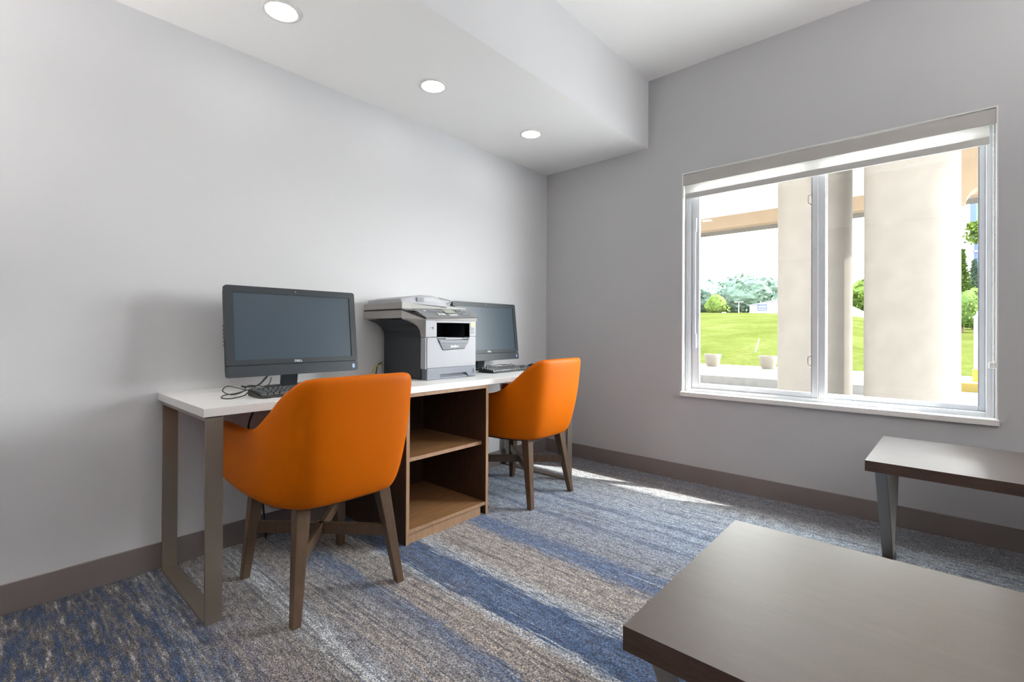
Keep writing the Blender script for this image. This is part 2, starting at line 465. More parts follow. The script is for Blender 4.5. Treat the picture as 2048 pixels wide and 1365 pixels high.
# outer frame as one mesh with an opening
bm = bmesh.new()
add_box(bm, FX0, FX1, WY0 - .045, WY0, WZ0, WZ1)
add_box(bm, FX0, FX1, WY1, WY1 + .038, WZ0, WZ1)
add_box(bm, FX0, FX1, WY1 + .038, WY0 - .045, WZ0, WZ0 + .035)
add_box(bm, FX0, FX1, WY1 + .038, WY0 - .045, WZ1 - .06, WZ1)
obj('window_frame', bm, M['vinyl'], w, bev=.002)
# track grooves on the frame (raised lips)
bm = bmesh.new()
add_box(bm, FX0 - .006, FX0, WY0 - .020, WY0 - .012, WZ0 + .01, WZ1 - .02)
add_box(bm, FX0 - .006, FX0, WY1 + .010, WY1 + .018, WZ0 + .01, WZ1 - .02)
add_box(bm, FX0 - .006, FX0, WY1 + .02, WY0 - .02, WZ0 + .008, WZ0 + .016)
obj('window_track', bm, M['vinyl'], w)
def sash(name, ya, yb, x0, x1, za, zb, sl, sr, sb, stp):
    """ya is the left stile edge (towards the corner), yb the right one"""
    bm = bmesh.new()
    add_box(bm, x0, x1, ya - sl, ya, za, zb)
    add_box(bm, x0, x1, yb, yb + sr, za, zb)
    add_box(bm, x0, x1, yb + sr, ya - sl, za, za + sb)
    add_box(bm, x0, x1, yb + sr, ya - sl, zb - stp, zb)
    s = obj(name, bm, M['vinyl'], w, bev=.003)
    s['_w'] = (.08, -1.96, .604)
    g = obj('glass_pane', box((x0 + x1) / 2 - .003, (x0 + x1) / 2 + .003, yb + sr - .004, ya - sl + .004, za + sb - .004, zb - stp + .004), M['glass'], s, bev=0)
    bm = bmesh.new()   # thin glazing gasket
    gx = x0 - .0015
    add_box(bm, gx, x0, ya - sl - .001, ya - sl + .003, za + sb, zb - stp)
    add_box(bm, gx, x0, yb + sr - .003, yb + sr + .001, za + sb, zb - stp)
    obj('gasket', bm, M['gasket'], s)
    return s
s1 = sash('window_sash', WY0 - .045, -1.985, .066, .094, WZ0 + .035, WZ1 - .06, .050, .034, .030, .03)
s2 = sash('window_sash', -1.985, WY1 + .038, .094, .120, WZ0 + .035, WZ1 - .06, .040, .026, .028, .03)
obj('mullion', box(.058, .068, -2.024, -1.988, WZ0 + .03, WZ1 - .05), M['vinyl'], w, bev=.003)
bm = bmesh.new(); add_box(bm, .0635, .066, -1.9885, -1.9855, WZ0 + .04, WZ1 - .06)
obj('mullion_seal', bm, M['gasket'], w)
for z in (.860, 1.835):
    bm = bmesh.new()
    add_tube(bm, [(.062, -1.951, z + .035), (.055, -1.945, z + .028), (.052, -1.936, z + .02), (.052, -1.936, z - .02), (.055, -1.945, z - .028), (.062, -1.951, z - .035)], .0035, 8, 5)
    obj('sash_latch', bm, M['latch'], w, smooth=True)
obj('lock_lever', box(.052, .066, -1.262, -1.250, .97, 1.78), M['vinyl'], w, bev=.003)
for z in (.97, 1.78):
    obj('lever_bracket', box(.050, .068, -1.268, -1.244, z - .05, z + .05), M['vinyl'], w, bev=.004)
# white reveal lining and projecting sill
bm = bmesh.new()
add_box(bm, .001, FX0, WY0 - .006, WY0, WZ0, WZ1)
add_box(bm, .001, FX0, WY1, WY1 + .006, WZ0, WZ1)
add_box(bm, .001, FX0, WY1 + .006, WY0 - .006, WZ1 - .006, WZ1)
obj('window_reveal', bm, M['sill'], w)
obj('window_sill', box(-.022, FX0 + .02, WY1 - .004, WY0 + .004, WZ0 - .018, WZ0 + .012), M['sill'], w, bev=.003)

# roller blind
rb = thing('roller_blind', 'grey roller blind rolled up at the top of the window, hem bar showing', 'blind', (.03, -1.96, 2.09))
obj('fascia', box(.004, .012, WY1 + .006, WY0 - .006, 2.055, 2.127), M['fascia'], rb, bev=.001)
obj('roller_tube', (lambda b: (add_cyl(b, (.030, 2.098), .017, WY1 + .02, WY0 - .02, 24, ax='y'), b)[1])(bmesh.new()), M['blind'], rb, smooth=True)
# cylinder axis helper uses (x, z) centre for ax='y'
obj('shade_cloth', box(.0150, .0158, WY1 + .03, WY0 - .02, 1.985, 2.095), M['blind'], rb)
obj('hem_bar', box(.010, .022, WY1 + .028, WY0 - .018, 1.960, 1.998), M['hem'], rb, bev=.003)
bm = bmesh.new()
z = 2.05
while z > .90:
    bmesh.ops.create_icosphere(bm, subdivisions=1, radius=.0028, matrix=Matrix.Translation((.020, WY1 + .014, z)))
    z -= .0085
add_tube(bm, [(.020, WY1 + .014, 2.06), (.020, WY1 + .014, 1.5), (.020, WY1 + .014, .90)], .0009, 5, 2)
obj('bead_chain', bm, M['sill'], rb, smooth=True)
obj('chain_anchor', box(.014, .030, WY1 + .006, WY1 + .030, .862, .892), M['sill'], rb, bev=.003)

# ------------------------------------------------------------------ recessed lights
def downlight(x, y, z, label, group, r=.058):
    t = thing('recessed_ceiling_light', label, 'ceiling light', (x, y, z), 0, group)
    bm = bmesh.new()
    rg = add_lathe(bm, (x, y), [(r * 1.33, z - .0005), (r * 1.31, z - .005), (r * 1.12, z - .007), (r * 1.02, z - .003), (r * 1.0, z - .001)], 48)
    obj('trim_ring', bm, M['can_trim'], t, smooth=True)
    bm = bmesh.new(); add_cyl(bm, (x, y), r * 1.0, z - .0045, z - .002, 48)
    obj('lens', bm, M['lamp'], t)
    return t
G = 'recessed lights in the lowered ceiling over the desk'
downlight(-2.440, -.450, ZS, 'round recessed ceiling light nearest the camera, cut by the top of the photo', G)
downlight(-1.622, -.446, ZS, 'round recessed ceiling light, middle one of three above the printer', G)
downlight(-.770, -.448, ZS, 'round recessed ceiling light nearest the far corner and window', G)

# ------------------------------------------------------------------ desk
dk = thing('desk', 'long white laminate desk on flat metal loop legs along the wall', 'desk', (-1.64, -.31, 0))
DX0, DX1, DY0, DY1 = -2.766, -.500, -.6245, -.0015
obj('desk_top', box(DX0, DX1, DY0, DY1, .729, .76), M['desk_top'], dk, bev=.0015)
def loop_leg(x0, x1):
    bm = bmesh.new(); t = .012
    ya, yb = -.619, -.040
    add_box(bm, x0, x1, ya, ya + t, 0, .724)
    add_box(bm, x0, x1, yb - t, yb, 0, .724)
    add_box(bm, x0, x1, ya + t, yb - t, 0, t)
    add_box(bm, x0, x1, ya + t, yb - t, .712, .724)
    obj('leg_frame', bm, M['champagne'], dk, bev=.001)
    obj('leg_spacer', box(x0 + .004, x1 - .004, ya + .004, yb - .004, .724, .729), M['black'], dk)
loop_leg(-2.757, -2.702); loop_leg(-.566, -.511)

# ------------------------------------------------------------------ open shelf cabinet under the desk
cb = thing('shelf_cabinet', 'open walnut shelf cabinet under the desk between the orange chairs', 'cabinet', (-1.632, -.34, 0))
CX0, CX1, CF, CBK = -1.913, -1.351, -.618, -.05
pt = .019
for x in (CX0, CX1 - pt):
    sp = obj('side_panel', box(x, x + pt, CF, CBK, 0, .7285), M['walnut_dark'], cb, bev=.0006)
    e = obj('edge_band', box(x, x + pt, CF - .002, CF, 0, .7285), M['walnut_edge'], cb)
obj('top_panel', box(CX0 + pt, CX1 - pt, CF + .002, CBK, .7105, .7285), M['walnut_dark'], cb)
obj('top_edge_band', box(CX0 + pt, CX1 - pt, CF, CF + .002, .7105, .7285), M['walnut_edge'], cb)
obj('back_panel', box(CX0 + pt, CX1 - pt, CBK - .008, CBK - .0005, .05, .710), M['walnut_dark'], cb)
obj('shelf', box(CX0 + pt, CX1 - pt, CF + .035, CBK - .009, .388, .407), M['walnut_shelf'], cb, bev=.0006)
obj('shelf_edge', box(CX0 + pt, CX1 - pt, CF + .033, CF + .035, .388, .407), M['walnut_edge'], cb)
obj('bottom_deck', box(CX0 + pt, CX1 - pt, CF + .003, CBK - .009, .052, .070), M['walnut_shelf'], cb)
obj('deck_edge', box(CX0 + pt, CX1 - pt, CF + .001, CF + .003, .052, .070), M['walnut_edge'], cb)
kb_ = obj('kick_board', box(CX0 + pt, CX1 - pt - .03, CF + .010, CF + .024, 0, .0505), M['walnut_edge'], cb)

# ------------------------------------------------------------------ orange barrel chairs
def chair():
    t = thing('barrel_chair', '', 'chair', (0, 0, 0), 0, 'orange barrel chairs at the desk')
    # plan control points for one half: x, y(top), top height, x(bottom), y(bottom)
    half = [(0.00, -.345, .870, 0.00, -.262), (.105, -.342, .869, .100, -.258), (.185, -.330, .867, .170, -.243), (.232, -.298, .855, .212, -.205),
            (.262, -.240, .812, .240, -.155), (.280, -.170, .745, .258, -.095), (.292, -.085, .685, .268, -.025), (.297, .000, .658, .273, .050),
            (.297, .110, .651, .274, .135), (.293, .245, .650, .271, .245), (.284, .375, .646, .264, .365)]
    ctrl = [(-a, b, c, -d, e) for a, b, c, d, e in half[:0:-1]] + half
    def cr(P, n):
        out = []
        Q = [P[0]] + P + [P[-1]]
        for i in range(1, len(Q) - 2):
            for k in range(n):
                u = k / n; a, b, c, d = Q[i - 1], Q[i], Q[i + 1], Q[i + 2]
                out.append(tuple(.5 * (2 * b[j] + (c[j] - a[j]) * u + (2 * a[j] - 5 * b[j] + 4 * c[j] - d[j]) * u * u + (3 * b[j] - a[j] - 3 * c[j] + d[j]) * u ** 3) for j in range(5)))
        out.append(P[-1]); return out
    path = cr(ctrl, 4)
    N = len(path)
    ZB = .389
    bm = bmesh.new()
    TH = .040
    rings = []
    for i, (x, y, zt, xb, yb) in enumerate(path):
        a = path[max(i - 1, 0)]; c = path[min(i + 1, N - 1)]
        tx, ty = c[0] - a[0], c[1] - a[1]; l = math.hypot(tx, ty)
        nx, ny = ty / l, -tx / l          # outward
        if nx * x + ny * (y - .05) < 0: nx, ny = -nx, -ny
        H = zt - ZB
        def pt_(h, off):
            """h 0 bottom .. 1 top; bulging barrel profile"""
            s = h * H / .47
            s = min(s, 1.0)
            k = s ** .8
            bul = .012 * math.sin(PI * min(1, h))
            px = xb + (x - xb) * k; py = yb + (y - yb) * k
            return Vector((px + nx * (off + bul), py + ny * (off + bul), ZB + h * H))
        ring = []
        # underside inner, round bottom edge, outer face, top lip, inner face
        ring.append(pt_(0, -.075) + Vector((0, 0, .002)))
        ring.append(pt_(0, -.035))
        ring.append(pt_(0, -.012) + Vector((0, 0, .003)))
        ring.append(pt_(.0, 0) + Vector((0, 0, .018)))
        for h in (.12, .25, .4, .55, .7, .82, .91, .965): ring.append(pt_(h, 0))
        ring.append(pt_(.992, -.006)); ring.append(pt_(1.0, -TH * .35)); ring.append(pt_(1.0, -TH * .65)); ring.append(pt_(.99, -TH + .005))
        for h in (.95, .85, .7, .5, .3, .16): ring.append(pt_(h, -TH))
        ring.append(pt_(.12, -.075))
        rings.append([bm.verts.new(v) for v in ring])
    n = len(rings[0])
    for a, b in zip(rings, rings[1:]):
        for k in range(n): bm.faces.new((a[k], a[(k + 1) % n], b[(k + 1) % n], b[k]))
    for r in (rings[0], rings[-1]):
        c = Vector((0, 0, 0))
        for v in r: c += v.co
        c /= n
        off = Vector((0, .012, 0))
        mid = [bm.verts.new(c + (v.co - c) * .72 + off) for v in r]
        for k in range(n): bm.faces.new((r[k], r[(k + 1) % n], mid[(k + 1) % n], mid[k]))
        bm.faces.new(mid)
    obj('shell', bm, M['orange'], t, smooth=True, world=False, sub=1)
    # underside pan
    bm = bmesh.new()
    pan = [(p[3] * .90, p[4] * .90 + .01) for p in path]
    add_prism(bm, pan, 'z', ZB - .006, ZB + .012)
    obj('seat_pan', bm, M['black'], t, world=False)
    # seat cushion
    bm = bmesh.new()
    cush = [(p[3] * .80, p[4] * .80 + .02) for p in path]
    n2 = len(cush)
    levels = [(.93, .414), (1.0, .43), (1.0, .462), (.95, .482), (.8, .490)]
    R = [[bm.verts.new((x * s, (y - .02) * s + .02, z)) for x, y in cush] for s, z in levels]
    for a, b in zip(R, R[1:]):
        for k in range(n2): bm.faces.new((a[k], a[(k + 1) % n2], b[(k + 1) % n2], b[k]))
    bm.faces.new(R[0][::-1]); bm.faces.new(R[-1])
    obj('seat_cushion', bm, M['orange_in'], t, world=False, auto=50)
    # legs, splayed and tapered
    for sx in (-1, 1):
        for top, bot in (((.165, -.178), (.213, -.243)), ((.178, .205), (.213, .245))):
            bm = bmesh.new()
            add_beam(bm, (sx * top[0], top[1], .397), (sx * bot[0], bot[1], 0.0), .052, .050, (0, 1, 0), .032, .030)
            for v in bm.verts:
                if v.co.z < .05: v.co.z = 0
            obj('leg', bm, M['leg_wood'], t, world=False, bev=.003)
    z = .212
    bm = bmesh.new(); add_beam(bm, (-.178, -.200, z), (.180, .222, z), .022, .046)
    obj('stretcher', bm, M['leg_wood'], t, world=False, bev=.002)
    bm = bmesh.new(); add_beam(bm, (.178, -.200, z), (-.180, .222, z), .022, .046)
    obj('stretcher', bm, M['leg_wood'], t, world=False, bev=.002)
    return t
c1 = chair()
c2 = copy_tree(c1)
c1.location = (-2.330, -.612, 0); c1.rotation_euler = (0, 0, math.radians(-1.0))
c2.location = (-.942, -.515, 0); c2.rotation_euler = (0, 0, math.radians(2.0))
c1['label'] = 'orange barrel armchair with wooden legs, at the left end of the desk'
c2['label'] = 'orange barrel armchair with wooden legs, right of the shelf cabinet'

# ------------------------------------------------------------------ all-in-one computer
def computer():
    t = thing('computer_monitor', '', 'monitor', (0, 0, 0), 0, 'black widescreen computers on the desk')
    W, Hh = .618, .405
    # local frame: screen faces -y; built upright then tilted back
    tilt = math.radians(-6.5)
    R = Matrix.Translation((0, -.02, .268)) @ Matrix.Rotation(tilt, 4, 'X')
    def T(bm):
        bmesh.ops.transform(bm, matrix=R, verts=bm.verts); return bm
    hw, hh = W / 2, Hh / 2
    def rr(x0, x1, z0, z1, r, n=5):
        p = []
        for cx, cz, a in ((x1 - r, z1 - r, 0), (x0 + r, z1 - r, 90), (x0 + r, z0 + r, 180), (x1 - r, z0 + r, 270)):
            for k in range(n + 1):
                an = math.radians(a + 90 * k / n); p.append((cx + r * math.cos(an), cz + r * math.sin(an)))
        return p
    # bezel: frame around the screen
    bm = bmesh.new()
    out = rr(-hw, hw, -hh + .052, hh, .012)
    sx0, sx1, sz0, sz1 = -hw + .036, hw - .030, -hh + .075, hh - .030
    inn = rr(sx0, sx1, sz0, sz1, .0005)
    def ring(pts, y): return [bm.verts.new((a, y, c)) for a, c in pts]
    A = ring(out, 0.0); A2 = ring(out, .016); B = ring(inn, 0.0); B2 = ring(inn, .004)
    n = len(A)
    for p, q in ((A, A2), (A, B), (B, B2)):
        for k in range(n): bm.faces.new((p[k], p[(k + 1) % n], q[(k + 1) % n], q[k]))
    bm.faces.new(A2)
    obj('bezel', T(bm), M['mon'], t, world=False)
    obj('screen', T(box(sx0 - .001, sx1 + .001, .0035, .006, sz0 - .001, sz1 + .001)), M['screen'], t, world=False)
    bm = bmesh.new(); add_prism(bm, rr(-hw, hw, -hh, -hh + .050, .010), 'y', .001, .020)
    obj('chin_panel', T(bm), M['mon2'], t, world=False, bev=.001)
    # rear housing, tapering backwards
    bm = bmesh.new()
    P = rr(-hw + .004, hw - .004, -hh + .006, hh - .006, .02); Q = rr(-hw + .05, hw - .05, -hh + .05, hh - .05, .03)
    a = [bm.verts.new((x, .016, z)) for x, z in P]; m_ = [bm.verts.new((x, .034, z)) for x, z in P]; b_ = [bm.verts.new((x, .058, z)) for x, z in Q]
    for u, v in ((a, m_), (m_, b_)):
        for k in range(len(P)): bm.faces.new((u[k], u[(k + 1) % len(P)], v[(k + 1) % len(P)], v[k]))
    bm.faces.new(a[::-1]); bm.faces.new(b_)
    obj('rear_housing', T(bm), M['black'], t, world=False)
    bm = bmesh.new(); add_cyl(bm, (0, hh - .014), .0032, -.0012, .001, 16, ax='y')
    w_ = obj('webcam', T(bm), M['grey_print'], t, world=False)
    M2 = R @ Matrix.Translation((0, -.0006, -hh + .062)) @ Matrix.Rotation(PI / 2, 4, 'X')
    text_obj('lettering', 'DELL', .0135, M['white_print'], t, M2, .0004, .0002, 1.25)
    obj('sticker', T(box(hw - .030, hw - .018, -.0002, .0012, -hh + .014, -hh + .034)), M['sticker_b'], t, world=False)
    # ports on the left side
    bm = bmesh.new()
    for k in range(6): add_box(bm, -hw - .0008, -hw + .006, .022, .030, .02 - k * .017, .03 - k * .017)
    obj('side_ports', T(bm), M['grey_print'], t, world=False)
    # stand
    bm = bmesh.new()
    add_hexa(bm, [(-.036, .055, .006), (.036, .055, .006), (.036, .085, .006), (-.036, .085, .006), (-.036, .020, .20), (.036, .020, .20), (.036, .060, .20), (-.036, .060, .20)])
    obj('stand_neck', bm, M['mon2'], t, world=False, bev=.002)
    bm = bmesh.new(); add_prism(bm, rr(-.105, .105, -.03, .108, .02), 'z', 0, .009)
    obj('stand_base', bm, M['mon'], t, world=False, bev=.002)
    return t
m1 = computer(); m2 = copy_tree(m1)
m1.location = (-2.272, -.224, .760); m1.rotation_euler = (0, 0, 0)
m2.location = (-.901, -.155, .760)
m1['label'] = 'black widescreen computer with a blank screen, left of the printer'
m2['label'] = 'black widescreen computer with a blank screen, partly hidden to the right of the printer'

# ------------------------------------------------------------------ keyboards
def keyboard():
    t = thing('keyboard', '', 'keyboard', (0, 0, 0), 0, 'black keyboards on the desk')
    L_, D_ = .445, .135
    bm = bmesh.new()
    pts = [(-D_ / 2, .002), (D_ / 2, .002), (D_ / 2, .024), (D_ / 2 - .012, .0245), (-D_ / 2 + .012, .0115), (-D_ / 2, .008)]
    add_prism(bm, pts, 'x', -L_ / 2, L_ / 2)
    obj('keyboard_case', bm, M['black'], t, world=False, bev=.002)
    bm = bmesh.new()
    def key(x, y, w_, d_):
        zb = .0115 + (y + D_ / 2 - .012) / (D_ - .024) * .013
        h = .0085; i = .0022
        add_hexa(bm, [(x, y, zb), (x + w_, y, zb), (x + w_, y + d_, zb + .001), (x, y + d_, zb + .001),
                      (x + i, y + i, zb + h), (x + w_ - i, y + i, zb + h), (x + w_ - i, y + d_ - i, zb + h + .001), (x + i, y + d_ - i, zb + h + .001)])
    p = .0188; x0 = -L_ / 2 + .008; y0 = -D_ / 2 + .009
    rows = [[1.25, 1.25, 1.25, 6.25, 1.25, 1.25, 1.25, 1.25], [2.25] + [1] * 10 + [2.75], [1.75] + [1] * 11 + [2.25], [1.5] + [1] * 12 + [1.5], [1] * 13 + [2], None]
    for r in range(6):
        y = y0 + r * p + (.004 if r == 5 else 0)
        if r < 5:
            x = x0
            for wk in rows[r]:
                key(x, y, wk * p - .0022, p - .0022); x += wk * p
        else:
            for k in range(13): key(x0 + k * p * 1.15, y, p - .0022, p * .7)
        for k in range(3): 
            if r in (0, 3, 4, 5) or (r == 1 and k == 1): key(x0 + 15.25 * p + k * p, y, p - .0022, p - .0022 if r < 5 else p * .7)
        for k in range(4):
            if r < 5: key(x0 + 18.5 * p + k * p, y, p - .0022, p - .0022)
    obj('keycaps', bm, M['key'], t, world=False)
    for sx in (-1, 1):
        for ya, yb in ((D_ / 2 - .02, D_ / 2 - .008), (-D_ / 2 + .006, -D_ / 2 + .016)):
            obj('foot', box(sx * .19 - .012, sx * .19 + .012, ya, yb, 0, .003), M['black'], t, world=False)
    return t
k1 = keyboard(); k2 = copy_tree(k1)
k1.location = (-2.318, -.455, .760); k1.rotation_euler = (0, 0, math.radians(0))
k2.location = (-.865, -.335, .760); k2.rotation_euler = (0, 0, math.radians(1))
k1['label'] = 'black keyboard under the left computer, half hidden by the near orange chair'
k2['label'] = 'black keyboard right of the printer, below the far computer'

def cable(name, pts, r, mat, label, per=8, group=None):
    return tag(obj(name, tube(pts, r, 8, per), mat, smooth=True), label, 'cable', group)
Z = .7625
cable('cable', [(-2.545, -.400, .775), (-2.57, -.43, .768), (-2.62, -.44, Z), (-2.64, -.40, Z), (-2.615, -.35, .767), (-2.57, -.36, .772), (-2.50, -.34, .785), (-2.45, -.31, .778), (-2.40, -.25, .79), (-2.385, -.235, .815)], .0022, M['cable'], 'thin black cable looped on the desk at the end of the left keyboard')
cable('cable', [(-2.415, -.235, .815), (-2.44, -.25, .795), (-2.50, -.29, .773), (-2.56, -.31, .79), (-2.60, -.33, .800), (-2.625, -.36, .785), (-2.60, -.385, .770), (-2.55, -.36, .775), (-2.52, -.33, .795), (-2.49, -.35, .795), (-2.46, -.39, .792), (-2.41, -.40, .793)], .0020, M['cable'], 'thin black cable coiled over the corner of the left keyboard')
cable('cable', [(-2.345, -.175, .90), (-2.36, -.165, .84), (-2.40, -.13, .775), (-2.44, -.08, Z + .001), (-2.44, -.03, Z + .001)], .0035, M['cable'], 'thick black power cable dropping behind the left computer')
cable('cable', [(-2.375, -.055, .727), (-2.385, -.060, .67), (-2.415, -.063, .60), (-2.418, -.06, .54), (-2.39, -.055, .47), (-2.36, -.05, .30), (-2.34, -.045, .12), (-2.33, -.042, .006)], .0045, M['cable'], 'black cable hanging below the desk behind the near orange chair')
cable('cable', [(-1.76, -.055, .764), (-1.752, -.06, .79), (-1.725, -.06, .815), (-1.69, -.05, .83), (-1.66, -.035, .825)], .003, M['yellow'], 'yellow network cable running into the back of the printer')
cable('cable', [(-1.705, -.03, .764), (-1.70, -.032, .80), (-1.69, -.034, .83), (-1.665, -.034, .84)], .003, M['cable'], 'short black cable rising behind the printer')
cable('cable', [(-.98, -.235, .763), (-.99, -.25, .785), (-1.02, -.28, .80), (-1.0, -.31, .797), (-.96, -.30, .80), (-.90, -.29, .803), (-.87, -.31, .80)], .0022, M['cable'], 'thin black cable looped over the back of the far keyboard')
cable('cable', [(-.80, -.225, .764), (-.82, -.25, .785), (-.86, -.285, .80), (-.84, -.32, .80), (-.79, -.30, .802), (-.74, -.27, .79)], .0022, M['cable'], 'thin black cable lying across the middle of the far keyboard')

mo = thing('mouse', 'black computer mouse at the right end of the far keyboard', 'mouse', (-.585, -.315, .760))
bm = bmesh.new()
bmesh.ops.create_uvsphere(bm, u_segments=24, v_segments=14, radius=1)
for v in bm.verts:
    v.co = Vector((-.585 + v.co.x * .031, -.315 + v.co.y * .055, .760 + max(0, v.co.z) * .036 * (1 - .15 * v.co.y)))
obj('mouse_body', bm, M['black'], mo, smooth=True)
bm = bmesh.new(); add_cyl(bm, (-.345, .789), .008, -.588, -.582, 16, ax='x')
obj('scroll_wheel', bm, M['grey_print'], mo)

# ------------------------------------------------------------------ multifunction printer
pr = thing('printer', 'grey and black multifunction laser printer between the two computers', 'printer', (-1.50, -.25, .760))
PX0, PX1 = -1.658, -1.279
PF, PB = -.440, -.045
zb = .760
flare = [(-1.658, 1.000), (-1.664, 1.030), (-1.680, 1.052), (-1.706, 1.070), (-1.740, 1.084), (-1.772, 1.093)]
# charcoal side body with the flaring shoulder
bm = bmesh.new()
side = [(PX1 - .004, zb + .003), (PX1 - .004, 1.093)] + [(x, z) for x, z in flare[::-1]] + [(PX0, .785), (PX0, zb + .003)]
add_prism(bm, side, 'y', PF + .045, PB)
body = obj('side_body', bm, M['pr_dark'], pr)
obj('side_notch', box(PX0 - .0008, PX0 + .002, -.20, -.175, .948, .951), M['black'], pr)
# front cover: light grey face with the recess for the output tray
bm = bmesh.new()
yf, yk = PF, PF + .045
# lower face (below split line)
zl0, zl1, zl2 = .826, .998, 1.090
ox0, ox1 = PX0 + .080, PX1 - .052      # output opening
# polygons around the opening (front face thickness as prisms)
add_prism(bm, [(PX0 + .010, zl0), (PX1, zl0), (PX1, zl1), (ox1 + .002, zl1), (ox1 - .016, .968), (ox1 - .040, .928), (ox0 + .040, .922), (ox0 + .016, .960), (ox0 - .003, .996), (PX0 + .010, zl1 - .003)], 'y', yf, yk)
obj('front_cover', bm, M['pr_light'], pr, bev=.0015)
obj('front_edge_strip', box(PX0, PX0 + .0095, yf + .004, yk, zl0 - .004, zl1 - .003), M['pr_light'], pr, bev=.002)
bm = bmesh.new()
sh = [(PX0, zl1 - .001), (ox0 - .003, zl1 + .001), (ox0 - .003, zl2), (PX0, zl2)]
add_prism(bm, sh, 'y', yf, yk)
add_prism(bm, [(ox1 + .002, zl1 + .002), (PX1, zl1 + .002), (PX1, zl2), (ox1 + .002, zl2)], 'y', yf, yk)
add_prism(bm, [(ox0 - .003, zl2 - .012), (ox1 + .002, zl2 - .012), (ox1 + .002, zl2), (ox0 - .003, zl2)], 'y', yf, yk)
obj('upper_front', bm, M['pr_light'], pr, bev=.0012)
# swept corner bracket following the flare from the front corner to the scanner
bm = bmesh.new()
A = [bm.verts.new((x, -.388, z)) for x, z in flare] + [bm.verts.new((-1.780, -.388, 1.100))]
B = [bm.verts.new((PX0 + .001 + (x - flare[0][0]) * .02, yf + .001, z)) for x, z in flare] + [bm.verts.new((PX0 - .001, yf + .001, 1.092))]
top = [bm.verts.new((-1.780, -.388, 1.112)), bm.verts.new((PX0 + .003, -.388, 1.100)), bm.verts.new((PX0 + .003, yf + .001, 1.092)), bm.verts.new((PX0 + .003, -.388, 1.000))]
for k in range(len(A) - 1): bm.faces.new((A[k], A[k + 1], B[k + 1], B[k]))
bm.faces.new(A + [top[0], top[1], top[3]]); bm.faces.new((A[-1], top[0], top[1], top[2], B[-1]))
obj('corner_bracket', bm, M['pr_beige'], pr, auto=40)
# output cavity
bm = bmesh.new()
add_box(bm, ox0 - .003, ox1 + .002, yk + .20, yk + .205, .93, zl2 - .012)
add_box(bm, ox0 - .006, ox0 - .003, yf + .005, yk + .20, .93, zl2 - .012)
add_box(bm, ox1 + .002, ox1 + .005, yf + .005, yk + .20, .93, zl2 - .012)
obj('output_cavity', bm, M['pr_dark'], pr)
# cut the cavity out of the charcoal body
cut = obj('cavity_tool', box(ox0 - .006, ox1 + .005, PF, yk + .207, .925, zl2 - .010), M['pr_dark'], pr)
bo = body.modifiers.new('cut', 'BOOLEAN'); bo.operation = 'DIFFERENCE'; bo.object = cut; bo.solver = 'EXACT'
dg = bpy.context.evaluated_depsgraph_get(); dg.update()
me = bpy.data.meshes.new_from_object(body.evaluated_get(dg)); body.modifiers.clear(); body.data = me
bpy.data.objects.remove(cut)
bm = bmesh.new()
add_hexa(bm, [(ox0 - .002, yf - .002, .990), (ox1 + .001, yf - .002, .984), (ox1 + .001, yk + .19, .936), (ox0 - .002, yk + .19, .936),
              (ox0 - .002, yf - .002, .998), (ox1 - .01, yf - .002, .992), (ox1 - .01, yk + .19, .944), (ox0 - .002, yk + .19, .944)])
obj('output_tray', bm, M['pr_tray'], pr, bev=.001)
# flap under the opening with the maker's word
fl = [(ox0 + .001, .988), (ox1 - .006, .980), (ox1 - .020, .958), (ox1 - .041, .930), (ox0 + .041, .924), (ox0 + .018, .960)]
flap = obj('tray_flap', prism(fl, 'y', yf - .004, yf + .030), M['pr_tray2'], pr, bev=.002)
obj('flap_lip', prism([(ox0 + .010, .978), (ox1 - .012, .970), (ox1 - .018, .960), (ox0 + .018, .965)], 'y', yf - .008, yf - .003), M['pr_tray'], pr, bev=.0015)
obj('flap_tab', box(ox0 + .055, ox1 - .065, yf - .007, yf, .984, .991), M['pr_light'], pr, bev=.001)
xm = (ox0 + ox1) / 2
loc = Vector((xm + .004, yf - .0045, .9435)) - pr.location
text_obj('lettering', 'brother', .0195, M['white_print'], pr, Matrix.Translation(loc) @ Matrix.Rotation(PI / 2, 4, 'X'), .0004, .0009, 1.0)
# paper cassette with its finger recess
bm = bmesh.new()
cz0, cz1 = zb + .001, zl0 - .001
add_prism(bm, [(PX0 + .010, cz0), (PX1 - .0005, cz0), (PX1 - .0005, cz1), (PX0 + .010, cz1)], 'y', PF + .012, PF + .10)
obj('paper_cassette', bm, M['pr_tray2'], pr)
hx0, hx1 = PX0 + .095, PX1 - .075
bm = bmesh.new()
fx0, fx1 = PX0 + .010, PX1 - .0005
add_prism(bm, [(fx0, cz0), (hx0 - .008, cz0), (hx0 + .006, cz0 + .010), (hx0 + .006, cz0 + .026), (hx1 - .008, cz0 + .028), (hx1, cz0 + .026), (hx1 + .014, cz0 + .004), (fx1, cz0), (fx1, cz1), (fx0, cz1)], 'y', PF - .002, PF + .0125)
add_prism(bm, [(hx0 - .008, cz0), (hx1 + .012, cz0), (hx1 - .004, cz0 + .013), (hx0 + .006, cz0 + .010)], 'y', PF - .002, PF + .0125)
obj('cassette_front', bm, M['pr_tray'], pr, bev=.0015)
obj('paper_gauge', box(PX1 - .024, PX1 - .018, PF - .003, PF, cz0 + .022, cz0 + .046), M['black'], pr)
